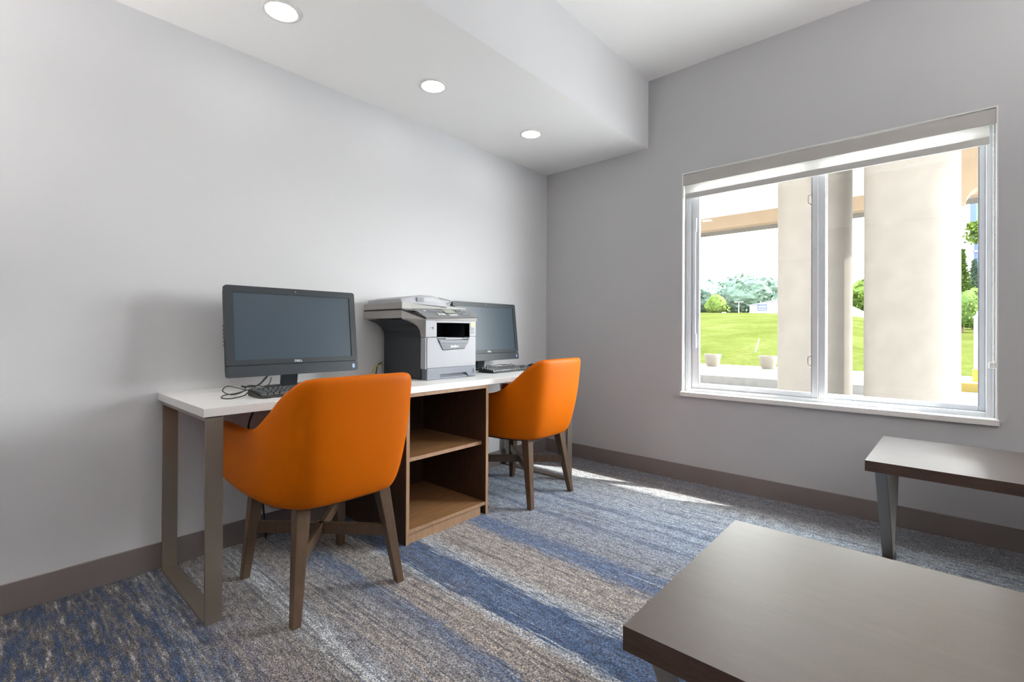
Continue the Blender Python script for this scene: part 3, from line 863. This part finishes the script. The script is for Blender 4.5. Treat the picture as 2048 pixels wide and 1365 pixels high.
# scanner bed: plan is a rectangle with a chamfered front left corner
plan = [(-1.780, -.022), (-1.780, -.388), (PX0 - .002, PF - .004), (PX1 + .006, PF - .004), (PX1 + .006, -.022)]
def zc_(y, z): return z if y > -.38 else z - .052 * min(1, (-.38 - y) / .06)
def slab(pl, za, zt, ca=False, inset=0.0):
    bm = bmesh.new()
    A = [bm.verts.new((x, y, zc_(y, za) if ca else za)) for x, y in pl]
    B = [bm.verts.new((x, y, zc_(y, zt))) for x, y in pl]
    n = len(pl)
    for k in range(n): bm.faces.new((A[k], A[(k + 1) % n], B[(k + 1) % n], B[k]))
    bmesh.ops.triangulate(bm, faces=[bm.faces.new(A[::-1]), bm.faces.new(B)])
    return bm
bm = bmesh.new()
V = lambda x, y, z: bm.verts.new((x, y, z))
# bed: flat rear part and a control deck that slopes down to the front
yb_, yf_ = -.022, -.388
pts_l = [V(-1.780, yb_, 1.100), V(-1.780, yf_, 1.100), V(PX0 - .002, PF - .002, 1.091), V(PX1 + .006, PF - .002, 1.091), V(PX1 + .006, yb_, 1.100)]
pts_u = [V(-1.780, yb_, 1.143), V(-1.780, yf_, 1.143), V(PX0 - .002, PF - .004, 1.096), V(PX1 + .006, PF - .004, 1.110), V(PX1 + .006, -.30, 1.150), V(PX1 + .006, yb_, 1.150)]
bm.faces.new(pts_l[::-1])
bm.faces.new((pts_l[0], pts_l[1], pts_u[1], pts_u[0]))
bm.faces.new((pts_l[1], pts_l[2], pts_u[2], pts_u[1]))
bm.faces.new((pts_l[2], pts_l[3], pts_u[3], pts_u[2]))
bm.faces.new((pts_l[3], pts_l[4], pts_u[5], pts_u[4], pts_u[3]))
bm.faces.new((pts_l[4], pts_l[0], pts_u[0], pts_u[5]))
bmesh.ops.triangulate(bm, faces=[bm.faces.new(pts_u)])
obj('scanner_bed', bm, M['pr_beige'], pr)
# dark gasket line between bed and lid
bm = bmesh.new()
add_hexa(bm, [(-1.781, yb_, 1.142), (-1.781, yf_ - .002, 1.142), (-1.50, yf_ - .002, 1.142), (-1.50, yb_, 1.142), (-1.781, yb_, 1.149), (-1.781, yf_ - .002, 1.149), (-1.50, yf_ - .002, 1.149), (-1.50, yb_, 1.149)])
add_hexa(bm, [(-1.781, yf_ - .001, 1.142), (PX0 - .003, PF - .005, 1.0955), (PX0 + .03, PF + .03, 1.10), (-1.70, yf_ + .05, 1.142), (-1.781, yf_ - .001, 1.149), (PX0 - .003, PF - .005, 1.1025), (PX0 + .03, PF + .03, 1.107), (-1.70, yf_ + .05, 1.149)])
obj('lid_gasket', bm, M['black'], pr)
# sloping control panel
def plane_pt(u, v, h=0.0):
    """u 0..1 left-right, v 0..1 front-back on the control panel"""
    fl_ = Vector((PX0 - .002, PF - .005, 1.098)); fr_ = Vector((PX1 + .007, PF - .005, 1.112))
    bl_ = Vector((-1.700, -.355, 1.160)); br_ = Vector((PX1 + .007, -.345, 1.160))
    a = fl_.lerp(fr_, u); b = bl_.lerp(br_, u); p = a.lerp(b, v)
    nrm = (fr_ - fl_).cross(bl_ - fl_).normalized()
    return p + nrm * h
def panel_patch(name, u0, u1, v0, v1, h, mat, bev=0.0, h0=-.0006, par=None):
    bm = bmesh.new()
    add_hexa(bm, [plane_pt(u0, v0, h0), plane_pt(u1, v0, h0), plane_pt(u1, v1, h0), plane_pt(u0, v1, h0), plane_pt(u0, v0, h), plane_pt(u1, v0, h), plane_pt(u1, v1, h), plane_pt(u0, v1, h)])
    return obj(name, bm, mat, par or pr, bev=bev)
cp = panel_patch('control_panel', 0, 1, 0, 1, .006, M['pr_panel'], .001, -.010)
cp['_w'] = tuple(pr.location)
panel_patch('display', .47, .66, .45, .85, .008, M['lcd'], .0005, .005, cp)
for u in (.30, .345, .39): panel_patch('panel_button', u, u + .028, .25, .38, .0078, M['white_print'], .0004, .005, cp)
panel_patch('panel_button', .12, .15, .62, .72, .0078, M['white_print'], .0004, .005, cp)
panel_patch('panel_nameplate', .20, .33, .55, .75, .0068, M['pr_tray'], 0, .005, cp)
for r in range(3):
    for k in range(4): panel_patch('panel_button', .74 + k * .045, .772 + k * .045, .30 + r * .2, .41 + r * .2, .0080, M['pr_light'] if (r + k) % 3 else M['grey_print'], .0004, .005, cp)
for k in range(4): panel_patch('panel_button', .49 + k * .04, .518 + k * .04, .18, .30, .0078, M['white_print'], .0004, .005, cp)
# document cover and feeder
bm = bmesh.new()
lo = [(-1.779, yb_), (-1.779, yf_ - .001), (-1.705, -.372), (PX1 + .005, -.350), (PX1 + .005, yb_)]
hi = [(-1.768, -.035), (-1.772, yf_ + .006), (-1.705, -.362), (-1.43, -.350), (-1.43, -.035)]
A = [V2 for V2 in [bm.verts.new((x, y, 1.1492)) for x, y in lo]]
up = [1.205, 1.213, 1.213, 1.175, 1.175]
mid_ = [bm.verts.new((-1.779, yb_, 1.185)), bm.verts.new((-1.779, yf_ - .001, 1.190)), bm.verts.new((-1.705, -.372, 1.190)), bm.verts.new((PX1 + .005, -.350, 1.172)), bm.verts.new((PX1 + .005, yb_, 1.172))]
for k in range(5): bm.faces.new((A[k], A[(k + 1) % 5], mid_[(k + 1) % 5], mid_[k]))
bm.faces.new(A[::-1]); bm.faces.new(mid_)
obj('scanner_lid', bm, M['pr_beige'], pr, bev=.004, seg=3)
bm = bmesh.new()
# feeder block on the left of the lid, highest in the middle
xs = [(-1.774, 1.184), (-1.770, 1.208), (-1.700, 1.222), (-1.625, 1.232), (-1.555, 1.232), (-1.500, 1.222), (-1.452, 1.205), (-1.440, 1.170)]
add_prism(bm, xs, 'y', -.374, -.045)
for v in bm.verts:
    if v.co.y < -.2 and v.co.z > 1.2: v.co.y += .010
obj('document_feeder', bm, M['pr_light'], pr, bev=.006, seg=3)
# grey plate with small unreadable marks
ax0, ax1 = -1.668, -1.620
obj('model_plate', box(ax0, ax1, -.3755, -.372, 1.196, 1.217), M['grey_print'], pr)
bm = bmesh.new()
for r in range(3):
    for k in range(5):
        add_box(bm, ax0 + .004 + k * .009, ax0 + .010 + k * .009, -.3762, -.3755, 1.1985 + r * .006, 1.201 + r * .006)
obj('plate_marks', bm, M['pr_light'], pr)
# output cover on the right of the lid and its raised guides
bm = bmesh.new()
add_hexa(bm, [(-1.455, -.345, 1.170), (PX1 + .003, -.345, 1.168), (PX1 + .003, -.050, 1.168), (-1.455, -.050, 1.170), (-1.455, -.340, 1.184), (PX1 + .000, -.335, 1.176), (PX1 + .0, -.060, 1.176), (-1.455, -.060, 1.184)])
obj('document_output', bm, M['pr_light'], pr, bev=.004, seg=3)
bm = bmesh.new(); add_hexa(bm, [(-1.44, -.27, 1.204), (-1.355, -.27, 1.190), (-1.355, -.09, 1.190), (-1.44, -.09, 1.204), (-1.44, -.27, 1.213), (-1.345, -.27, 1.196), (-1.345, -.09, 1.196), (-1.44, -.09, 1.213)])
obj('document_tray', bm, M['pr_light'], pr, bev=.002)
bm = bmesh.new()
add_tube(bm, [(-1.450, -.30, 1.228), (-1.41, -.30, 1.222), (-1.365, -.30, 1.216), (-1.352, -.29, 1.208), (-1.365, -.28, 1.200), (-1.41, -.285, 1.197), (-1.445, -.29, 1.196)], .0028, 8, 5)
add_tube(bm, [(-1.445, -.30, 1.228), (-1.428, -.30, 1.213), (-1.440, -.295, 1.198)], .003, 8, 4)
add_tube(bm, [(-1.452, -.32, 1.182), (-1.425, -.32, 1.187), (-1.412, -.318, 1.192)], .0035, 8, 4)
obj('paper_guide', bm, M['grey_print'], pr, smooth=True)
bm = bmesh.new(); add_box(bm, -1.372, -1.355, -.352, -.340, 1.166, 1.182); obj('cover_clip', bm, M['black'], pr, bev=.001)
# small marks on the front
bm = bmesh.new()
add_prism(bm, [(-1.626, 1.049), (-1.606, 1.052), (-1.606, 1.046)], 'y', yf - .0008, yf)
add_box(bm, -1.630, -1.607, yf - .0008, yf, 1.047, 1.050); add_box(bm, -1.609, -1.605, yf - .0008, yf, 1.038, 1.057)
obj('usb_mark', bm, M['grey_print'], pr)
st_ = obj('feature_sticker', box(PX1 - .042, PX1 - .010, yf - .0010, yf, 1.012, 1.080), M['pr_light'], pr)
obj('sticker_band', box(PX1 - .042, PX1 - .010, yf - .0014, yf - .001, 1.060, 1.080), M['sticker_y'], pr)
bm = bmesh.new()
for r in range(2):
    for k in range(2): add_box(bm, PX1 - .038 + k * .013, PX1 - .029 + k * .013, yf - .0016, yf - .001, 1.018 + r * .018, 1.031 + r * .018)
obj('sticker_marks', bm, M['grey_print'], pr)

# ------------------------------------------------------------------ low tables
def low_table(length):
    t = thing('coffee_table', '', 'table', (0, 0, 0), 0, 'dark wood low tables with steel legs')
    W_ = .655
    tt = obj('table_top', box(-W_ / 2, W_ / 2, -length, 0, .456, .500), [M['table'], M['table_edge']], t, world=False)
    for p in tt.data.polygons:
        if p.normal.z < .5: p.material_index = 1
    def frame(y0):
        y1 = y0 - .040
        for s in (-1, 1):
            bm = bmesh.new(); th = .012
            add_prism(bm, [(s * (W_ / 2 - .030), .4555), (s * (W_ / 2 - .030 - .016), .4555), (s * .018, .0125), (s * .034, .0125)], 'y', y0, y1)
            obj('leg', bm, M['steel'], t, bev=.0008, world=False)
        obj('foot_plate', box(-.075, .075, y1, y0, 0, .0122), M['steel'], t, bev=.0008, world=False)
        obj('mount_plate', box(-W_ / 2 + .03, W_ / 2 - .03, y1, y0, .4495, .4558), M['steel'], t, world=False)
    frame(-.030); frame(-length + .070)
    return t
t1 = low_table(1.25); t2 = copy_tree(t1)
t1.location = (-2.177, -2.083, 0)
t2.location = (-.480, -2.298, 0); t2.rotation_euler = (0, 0, math.radians(-1.8))
t1['label'] = 'dark wood coffee table in the foreground, cut off by the lower right corner'
t2['label'] = 'dark wood low table with steel legs, standing under the window'

# ------------------------------------------------------------------ outside
GZ, KZ = -.25, -.05
def pg(name, bm, mat, bev=0.0):
    o = obj(name, bm, mat, bev=bev); o['kind'] = 'structure'; return o
pg('bounce_apron', box(.16, 6.2, -22, 30, GZ - .1, GZ + .002), M['bounce_ground'])  # unseen pale strip, added to throw daylight up at ceiling and soffit
pg('driveway', box(6.2, 9.0, -22, 30, GZ - .1, GZ), M['paving'])
bm = bmesh.new(); add_box(bm, 9.0, 13.2, -2.2, 30, GZ - .1, KZ); pg('sidewalk', bm, M['walk'])
pg('kerb', box(8.86, 9.0, -2.2, 30, GZ - .1, KZ - .002), M['kerb'], .01)
pg('driveway_edge', box(9.0, 11.0, -22, -2.2, GZ - .1, GZ + .001), M['paving'])
pg('garden_bed', box(11.14, 13.2, -22, -2.2, GZ - .1, KZ - .01), M['walk'])
yk_ = obj('painted_kerb', box(11.0, 11.14, -8, -2.2, GZ - .08, KZ), M['ykerb'], bev=.02)
yk_['kind'] = 'structure'
# lawn rising away from the building
bm = bmesh.new()
nx_, ny_ = 56, 60
gr = []
for i in range(nx_ + 1):
    row = []
    for j in range(ny_ + 1):
        x = 13.15 + (128 - 13.15) * (i / nx_) ** 1.3; y = -45 + 115 * j / ny_
        u = min(1, (x - 13.15) / 27)
        top = 2.55 + (y - 8) * .03 if y > -1 else 1.40 + (y + 3) * .0
        if -1 < y < 2: top = 1.40 + (2.37 - 1.40) * (y + 1) / 3
        z = KZ + (top - KZ) * (1 - (1 - u) ** 1.6) + .06 * noise.noise(Vector((x * .3, y * .3, 0)))
        if i == 0: z = KZ
        row.append(bm.verts.new((x, y, z)))
    gr.append(row)
for i in range(nx_):
    for j in range(ny_): bm.faces.new((gr[i][j], gr[i + 1][j], gr[i + 1][j + 1], gr[i][j + 1]))
lawn = obj('lawn', bm, M['grass'], smooth=True); lawn['kind'] = 'structure'

# canopy with its round columns
def column(x, y, r, label):
    t = thing('column', label, 'column', (x, y, GZ), 0, 'round stucco columns of the entrance canopy')
    bm = bmesh.new(); add_cyl(bm, (x, y), r, GZ, 3.695, 64)
    obj('shaft', bm, M['stucco'], t, smooth=False, auto=40)
    bm = bmesh.new(); add_cyl(bm, (x, y), r + .03, GZ, GZ + .14, 64)
    obj('column_base', bm, M['stucco'], t, auto=40)
    return t
column(3.752, -2.297, .42, 'thick round cream stucco column outside, in the right window pane with its sunlit edge')
column(4.16, -1.302, .42, 'round cream stucco column outside, behind the window mullion')
cn = thing('entrance_canopy', 'cream stucco entrance canopy roof over the driveway outside the window', 'canopy', (5.0, 0, 3.7))
obj('canopy_ceiling', box(2.6, 9.3, -3.6, 14, 3.70, 3.80), M['soffit_ext'], cn)
obj('canopy_beam', box(9.0, 9.4, -3.6, 14, 3.50, 3.80), M['stucco'], cn)
obj('canopy_beam', box(8.2, 8.45, -3.6, 14, 3.42, 3.70), M['stucco_pk'], cn)
# haunched cross beam at the open end of the canopy
hb = [(-2.70, 3.70), (-2.70, 2.76), (-2.81, 2.76), (-2.825, 2.83), (-2.86, 2.89), (-2.91, 2.93), (-3.0, 2.96), (-3.58, 3.00), (-3.58, 3.70)]
obj('haunched_beam', prism(hb, 'x', 5.4, 5.7), M['stucco_pk'], cn)
pg('sun_trim_eave', box(.16, .90, -8, 3, 2.95, 3.10), M['soffit_ext'])  # unseen eave, added and sized to trim the sun strip indoors

def planter(x, y, label):
    t = thing('planter', label, 'planter', (x, y, KZ), 0, 'round concrete planters on the sidewalk')
    bm = bmesh.new()
    rr_ = add_lathe(bm, (x, y), [(.16, KZ), (.20, KZ + .10), (.235, KZ + .28), (.25, KZ + .34), (.25, KZ + .38), (.21, KZ + .38), (.20, KZ + .32)], 40)
    bm.faces.new(rr_[0][::-1])
    obj('bowl', bm, M['planter'], t, auto=40)
    bm = bmesh.new(); add_cyl(bm, (x, y), .203, KZ + .29, KZ + .325, 40)
    obj('soil', bm, M['bark'], t)
planter(12.05, 2.66, 'concrete planter on the far sidewalk, left one seen through the window')
planter(12.15, 1.12, 'concrete planter on the far sidewalk, right one beside the column')

def leaf_cloud(bm, c, rx, ry, rz, n, s, lumps=5, seed=0):
    rnd = random.Random(seed)
    L = []
    for k in range(lumps):
        a = rnd.uniform(0, 2 * PI); q = rnd.uniform(.15, .55)
        L.append((c[0] + rx * q * math.cos(a), c[1] + ry * q * math.sin(a), c[2] + rz * rnd.uniform(-.45, .5), rnd.uniform(.42, .7)))
    for k in range(n):
        lx, ly, lz, lr = L[k % lumps]
        d = Vector((rnd.gauss(0, 1), rnd.gauss(0, 1), rnd.gauss(0, 1))).normalized() * (lr * rnd.uniform(.75, 1.05))
        p = Vector((lx + d.x * rx, ly + d.y * ry, lz + d.z * rz))
        nrm = (d + Vector((rnd.gauss(0, .5), rnd.gauss(0, .5), rnd.gauss(0, .5)))).normalized()
        u = nrm.cross(Vector((rnd.gauss(0, 1), rnd.gauss(0, 1), rnd.gauss(0, 1)))).normalized(); v = nrm.cross(u)
        ss = s * rnd.uniform(.6, 1.3)
        q = [p + u * ss, p + v * ss * .6, p - u * ss, p - v * ss * .6]
        bm.faces.new([bm.verts.new(w_) for w_ in q])
def blob(bm, c, rx, ry, rz, seed=0, amp=.18, fr=1.6):
    r = bmesh.ops.create_icosphere(bm, subdivisions=4, radius=1)
    for v in r['verts']:
        d = v.co.normalized()
        k = 1 + amp * noise.noise(d * fr + Vector((seed * 3.1, 0, 0))) + amp * .5 * noise.noise(d * fr * 3 + Vector((seed, 5, 0)))
        v.co = Vector((c[0] + d.x * rx * k, c[1] + d.y * ry * k, c[2] + d.z * rz * k))

def tree(name, x, y, z0, h, r, mat, label, cat='tree', group=None, seed=0, leaves=900, ls=.35, trunk=True, conic=False):
    t = thing(name, label, cat, (x, y, z0), 0, group)
    if trunk:
        bm = bmesh.new(); add_tube(bm, [(x, y, z0 - .3), (x + .05, y + .05, z0 + h * .3), (x, y, z0 + h * .6)], max(.06, h * .025), 8, 4)
        obj('trunk', bm, M['bark'], t, smooth=True)
    bm = bmesh.new()
    if conic:
        rnd = random.Random(seed)
        for k in range(leaves):
            q = rnd.random() ** 1.4; a = rnd.uniform(0, 2 * PI); rr2 = r * (1 - q) * rnd.uniform(.75, 1.1) + .03
            p = Vector((x + rr2 * math.cos(a), y + rr2 * math.sin(a), z0 + .1 + q * h))
            u = Vector((math.cos(a), math.sin(a), rnd.uniform(.2, .8))).normalized() * ls * rnd.uniform(.7, 1.2); v = Vector((-math.sin(a), math.cos(a), rnd.gauss(0, .3))) * ls * .4
            bm.faces.new([bm.verts.new(w_) for w_ in (p - u, p + v, p + u, p - v)])
    else:
        zc = z0 + h * .62 if trunk else z0 + h * .48
        rz = h * .40 if trunk else h * .50
        blob(bm, (x, y, zc), r * .86, r * .86, rz * .86, seed)
        leaf_cloud(bm, (x, y, zc), r, r, rz, leaves, ls, 9, seed)
    obj('crown', bm, mat, t)
    return t
gT = 'hazy trees along the far edge of the lawn'
spots = [(74, 30, 7.0, 4.5), (78, 27, 7.6, 4.2), (73, 24, 7.2, 4.4), (79, 21.5, 8.0, 4.6), (74, 18.5, 7.4, 4.2), (80, 16, 8.0, 4.5), (75, 13, 7.5, 4.0), (78, 9.5, 7.8, 4.5), (76, 33.5, 6.6, 4.3), (73, 3, 6.2, 4.0), (78, -1, 6.4, 4.0)]
wh = ['tree of the far tree line, second from the left of the pane', 'tree of the far tree line, rising behind its neighbours left of centre', 'tree of the far tree line, centre left above the lawn', 'tall tree of the far line in the middle of the left pane', 'tree of the far line just left of the white building', 'tree of the far line rising behind the white building', 'tree of the far line beside the cream column', 'far tree hidden mostly behind the cream column', 'tree of the far line at the left edge of the pane', 'bright tree seen in the gap between the two columns', 'tree behind the gap between the two columns']
for i, (x, y, h, r) in enumerate(spots):
    x2 = (72, 84, 96, 108, 78, 90, 102, 114, 122, 74, 90)[i]; k = (x2 + 3.3) / (x + 3.3)
    y = -2.5 + (y + 2.5) * k; h = (2.0 + h - 1.036) * k + 1.036 - 2.0; r = r * k * .93; x = x2
    tree('tree', x, y, 2.0, h, r, M['leaf_haze'] if i < 9 else M['leaf_bright'], 'hazy ' + wh[i] if i < 9 else wh[i], 'tree', gT, i + 1, 1500, .38)
tree('shrub', 38.5, 11.3, 2.35, 1.95, .95, M['leaf_bright'], 'rounded bright green shrub at the top left of the lawn', 'shrub', None, 31, 1500, .10, trunk=False)
tree('hedge_shrub', 41.5, -2.75, 1.35, 1.6, 1.6, M['leaf'], 'dark shrub under the blue sign in the gap between the columns', 'shrub', None, 41, 900, .14, trunk=False)
tree('shrub', 25, -3.60, 1.20, 1.85, .58, M['leaf'], 'rounded green shrub on the lawn right of the sunlit column', 'shrub', None, 42, 2600, .07, trunk=False)
tree('conifer', 28.5, -3.48, 1.25, 3.7, .55, M['leaf'], 'narrow pointed evergreen behind the rounded shrub at right', 'tree', None, 43, 2200, .16, trunk=True, conic=True)
tree('conifer', 32.5, -4.08, 1.25, 3.6, .42, M['leaf_haze'], 'smaller bluish pointed evergreen right of the narrow one', 'tree', None, 44, 1800, .16, trunk=True, conic=True)
# leafy tree whose branches reach into the right pane
bt = thing('tree', 'light green leafy tree branches beside the blue tower sign', 'tree', (20, -4.9, 1.0))
bm = bmesh.new(); add_tube(bm, [(20, -4.9, .8), (20.05, -4.8, 3.0), (20, -4.6, 4.6)], .09, 8, 5); add_tube(bm, [(20.03, -4.72, 3.8), (20, -4.1, 4.2), (20, -3.5, 4.3)], .03, 6, 4)
obj('trunk', bm, M['bark'], bt, smooth=True)
bm = bmesh.new(); leaf_cloud(bm, (20, -4.05, 4.45), .6, .78, .42, 1500, .065, 9, 51); leaf_cloud(bm, (20, -3.55, 4.80), .35, .42, .16, 420, .06, 4, 52)
obj('crown', bm, M['leaf_bright'], bt)
# pale building on the crest
bd = thing('building', 'low pale building with a blue outlined sign, beyond the lawn', 'building', (53, 9.0, 2.6))
obj('wall', box(50, 56, 4.0, 11.75, 2.3, 3.80), M['bldg'], bd)
obj('roof', prism([(11.85, 3.78), (8.9, 4.32), (4.0, 4.30), (4.0, 4.22), (8.9, 4.22), (11.85, 3.72)], 'x', 49.9, 56.1), M['bldg'], bd)
obj('gable', prism([(11.75, 3.78), (8.9, 4.24), (4.0, 4.24), (4.0, 3.78)], 'x', 50.0, 50.1), M['bldg'], bd)
sg = obj('sign_frame', (lambda b: (add_box(b, 49.94, 49.99, 10.15, 11.0, 3.20, 3.26), add_box(b, 49.94, 49.99, 10.15, 11.0, 3.72, 3.78), add_box(b, 49.94, 49.99, 10.15, 10.20, 3.26, 3.72), add_box(b, 49.94, 49.99, 10.95, 11.0, 3.26, 3.72), add_box(b, 49.94, 49.99, 10.25, 10.9, 3.42, 3.5), b)[-1])(bmesh.new()), M['signblue'], bd)
obj('vent', box(49.95, 50, 11.35, 11.6, 3.42, 3.56), M['roofdark'], bd)
obj('vent', box(49.95, 50, 9.2, 9.55, 3.78, 3.92), M['roofdark'], bd)
# blue roadside sign in the gap between the columns
bs = thing('road_sign', 'small blue road sign with white letters seen between the two columns', 'sign', (45, -1.5, 1.5))
obj('sign_panel', box(44.95, 45.05, -2.75, -.9, 3.02, 3.62), M['signblue'], bs)
for y in (-2.5, -1.1): obj('sign_post', box(45.06, 45.14, y - .05, y + .05, 1.3, 3.6), M['signwhite'], bs)
loc = Vector((44.945, -1.86, 3.32)) - bs.location
text_obj('lettering', 'Ho', .46, M['signwhite'], bs, Matrix.Translation(loc) @ Matrix.Rotation(-PI / 2, 4, 'Z') @ Matrix.Rotation(PI / 2, 4, 'X'), .01, .01)
# tall blue and green tower sign
ts = thing('tower_sign', 'tall blue and green panel sign beyond the shrubs at the right of the window', 'sign', (34, -4.9, 1.3))
obj('blue_panel', box(34, 34.3, -4.225, -3.98, 6.2, 9.6), M['signblue'], ts)
obj('green_panel', box(34, 34.3, -5.3, -4.225, 6.2, 9.6), M['signgreen'], ts)
obj('blue_panel', box(34, 34.3, -5.3, -4.14, 1.0, 6.2), M['signblue'], ts)
for z in (3.55, 5.55): obj('white_rail', box(33.93, 34.0, -5.3, -4.10, z, z + .08), M['signwhite'], ts)
obj('sign_pole', box(33.93, 34.0, -4.14, -4.09, 1.0, 6.2), M['signwhite'], ts)
# white post with yellow base by the painted kerb
wp = thing('bollard', 'white post with a yellow foot by the painted kerb at the right pane edge', 'post', (11.6, -3.24, KZ))
bm = bmesh.new(); add_cyl(bm, (11.6, -3.24), .085, KZ, 1.36, 24); obj('post_shaft', bm, M['post_white'], wp, auto=40)
bm = bmesh.new(); add_cyl(bm, (11.6, -3.24), .10, KZ - .01, .22, 24, .11); obj('yellow_foot', bm, M['yellow_paint'], wp, auto=40)
bm = bmesh.new(); add_lathe(bm, (11.6, -3.24), [(.10, 1.36), (.10, 1.40), (.05, 1.44), (.04, 1.52), (.001, 1.53)], 24); obj('post_cap', bm, M['post_white'], wp, smooth=True)
mk = tag(obj('marker_stake', (lambda b: (add_beam(b, (15.6, 2.35, .30), (15.6, 2.22, .78), .04, .03), b)[-1])(bmesh.new()), M['signwhite']), 'small white marker stake leaning in the lawn, between the planters', 'stake')
lp = thing('lamp_post', 'thin pale lamp post on the lawn crest beside the rounded shrub', 'lamp post', (40, 9.9, 2.5))
bm = bmesh.new(); add_cyl(bm, (40, 9.93), .035, 2.3, 3.55, 10); obj('pole', bm, M['signwhite'], lp)
obj('lamp_head', box(39.9, 40.1, 9.6, 10.26, 3.52, 3.60), M['signwhite'], lp)
for i, z in enumerate((6.15, 5.35)):
    tag(obj('overhead_wire', tube([(40, 20, z + .5), (40, 0, z), (40, -20, z + .6)], .012, 6, 6), M['roofdark'], smooth=True), ('upper' if i == 0 else 'lower') + ' thin dark overhead wire crossing the sky between the columns', 'wire')

# ------------------------------------------------------------------ light
W = bpy.data.worlds.new('sky'); S.world = W; W.use_nodes = True
nt = W.node_tree; bg = nt.nodes['Background']
SKY = 10.5; GLOW = 25.0
tc = nt.nodes.new('ShaderNodeTexCoord'); sp = nt.nodes.new('ShaderNodeSeparateXYZ'); nt.links.new(tc.outputs['Generated'], sp.inputs[0])
r = ramp(nt, sp.outputs['Z'], [(0, (1.0, .985, .96)), (.25, (.97, .985, 1.0)), (1, (.75, .87, 1.0))])
# hazy sky, much brighter in the quarter where the low sun stands
gd = Vector((.80, -.55, .30)).normalized()
dp = nt.nodes.new('ShaderNodeVectorMath'); dp.operation = 'DOT_PRODUCT'
nt.links.new(tc.outputs['Generated'], dp.inputs[0]); dp.inputs[1].default_value = gd
mr = nt.nodes.new('ShaderNodeMapRange'); mr.interpolation_type = 'SMOOTHSTEP'
mr.inputs['From Min'].default_value = .55; mr.inputs['From Max'].default_value = 1.0
mr.inputs['To Min'].default_value = SKY; mr.inputs['To Max'].default_value = GLOW
nt.links.new(dp.outputs['Value'], mr.inputs['Value'])
nt.links.new(r.outputs['Color'], bg.inputs['Color']); nt.links.new(mr.outputs['Result'], bg.inputs['Strength'])
sun = bpy.data.lights.new('sun', 'SUN'); sun.energy = 13.0; sun.angle = math.radians(.6); sun.color = (1, .96, .90)
so_ = bpy.data.objects.new('sun', sun); COL.objects.link(so_)
so_.rotation_euler = Vector((-.45, 1.10, -1.0)).to_track_quat('-Z', 'Y').to_euler()
# sky portal at the window
pl = bpy.data.lights.new('window_portal', 'AREA'); pl.shape = 'RECTANGLE'; pl.size = 1.55; pl.size_y = 1.54
pl.cycles.is_portal = True
po = bpy.data.objects.new('window_portal', pl); COL.objects.link(po)
po.location = (.15, -1.96, 1.37); po.rotation_euler = (0, math.radians(90), 0)
# fill uplights added out of frame to brighten ceiling, soffit and upper walls
def fill_uplight(x, y, z, e, label, temp=(1, .965, .93), r=.20):
    t = thing('added_uplight', label, 'lamp', (x, y, 0), 0, 'added fill uplights out of frame')
    bm = bmesh.new(); add_lathe(bm, (x, y), [(.14, 0), (.14, .018), (.02, .03), (.013, .04), (.013, z - .10), (.03, z - .09)], 32); obj('pole', bm, M['steel'], t, auto=40)
    bm = bmesh.new(); add_lathe(bm, (x, y), [(.02, z - .10), (.10, z - .085), (.17, z - .05), (r + .02, z), (r + .012, z), (.165, z - .045), (.02, z - .085)], 48); obj('uplight_bowl', bm, M['steel'], t, auto=40)
    bm = bmesh.new(); add_cyl(bm, (x, y), r - .01, z - .030, z - .022, 48); obj('diffuser', bm, mat_emit('fill_uplight_glow', temp, e), t)
fill_uplight(-4.75, -.62, 1.15, 175.0, 'added fill uplight left of the camera near the desk wall')
fill_uplight(-3.6, -4.9, 1.70, 200.0, 'added fill uplight behind the camera')
fill_uplight(-1.1, -4.7, 1.70, 200.0, 'added fill uplight right of the camera past the tables')

# ------------------------------------------------------------------ camera
cam = bpy.data.cameras.new('camera'); co = bpy.data.objects.new('camera', cam); COL.objects.link(co)
F, PXO, PYO = 953.6665, -7.1763, -24.7017
cam.sensor_width = 36.0; cam.sensor_fit = 'HORIZONTAL'; cam.lens = F / 2048 * 36
cam.shift_x = -PXO / 2048; cam.shift_y = PYO / 2048
cam.clip_start = .02; cam.clip_end = 500
y_, p_, r_ = math.radians(48.201), math.radians(.218), math.radians(.276)
fw = Vector((math.sin(y_), math.cos(y_), 0)); rt = Vector((math.cos(y_), -math.sin(y_), 0)); up = Vector((0, 0, 1))
fw, up = math.cos(p_) * fw + math.sin(p_) * up, math.cos(p_) * up - math.sin(p_) * fw
rt, up = math.cos(r_) * rt + math.sin(r_) * up, math.cos(r_) * up - math.sin(r_) * rt
mw = Matrix((rt, up, -fw)).transposed().to_4x4(); mw.translation = Vector((-3.2935, -2.5055, 1.0361))
co.matrix_world = mw
S.camera = co
vs = S.view_settings
S.display_settings.display_device = 'sRGB'
vs.view_transform = 'Standard'; vs.look = 'None'; vs.exposure = 0.26; vs.gamma = 1.0; vs.use_curve_mapping = False

for o in list(bpy.data.objects):
    if '_w' in o: del o['_w']
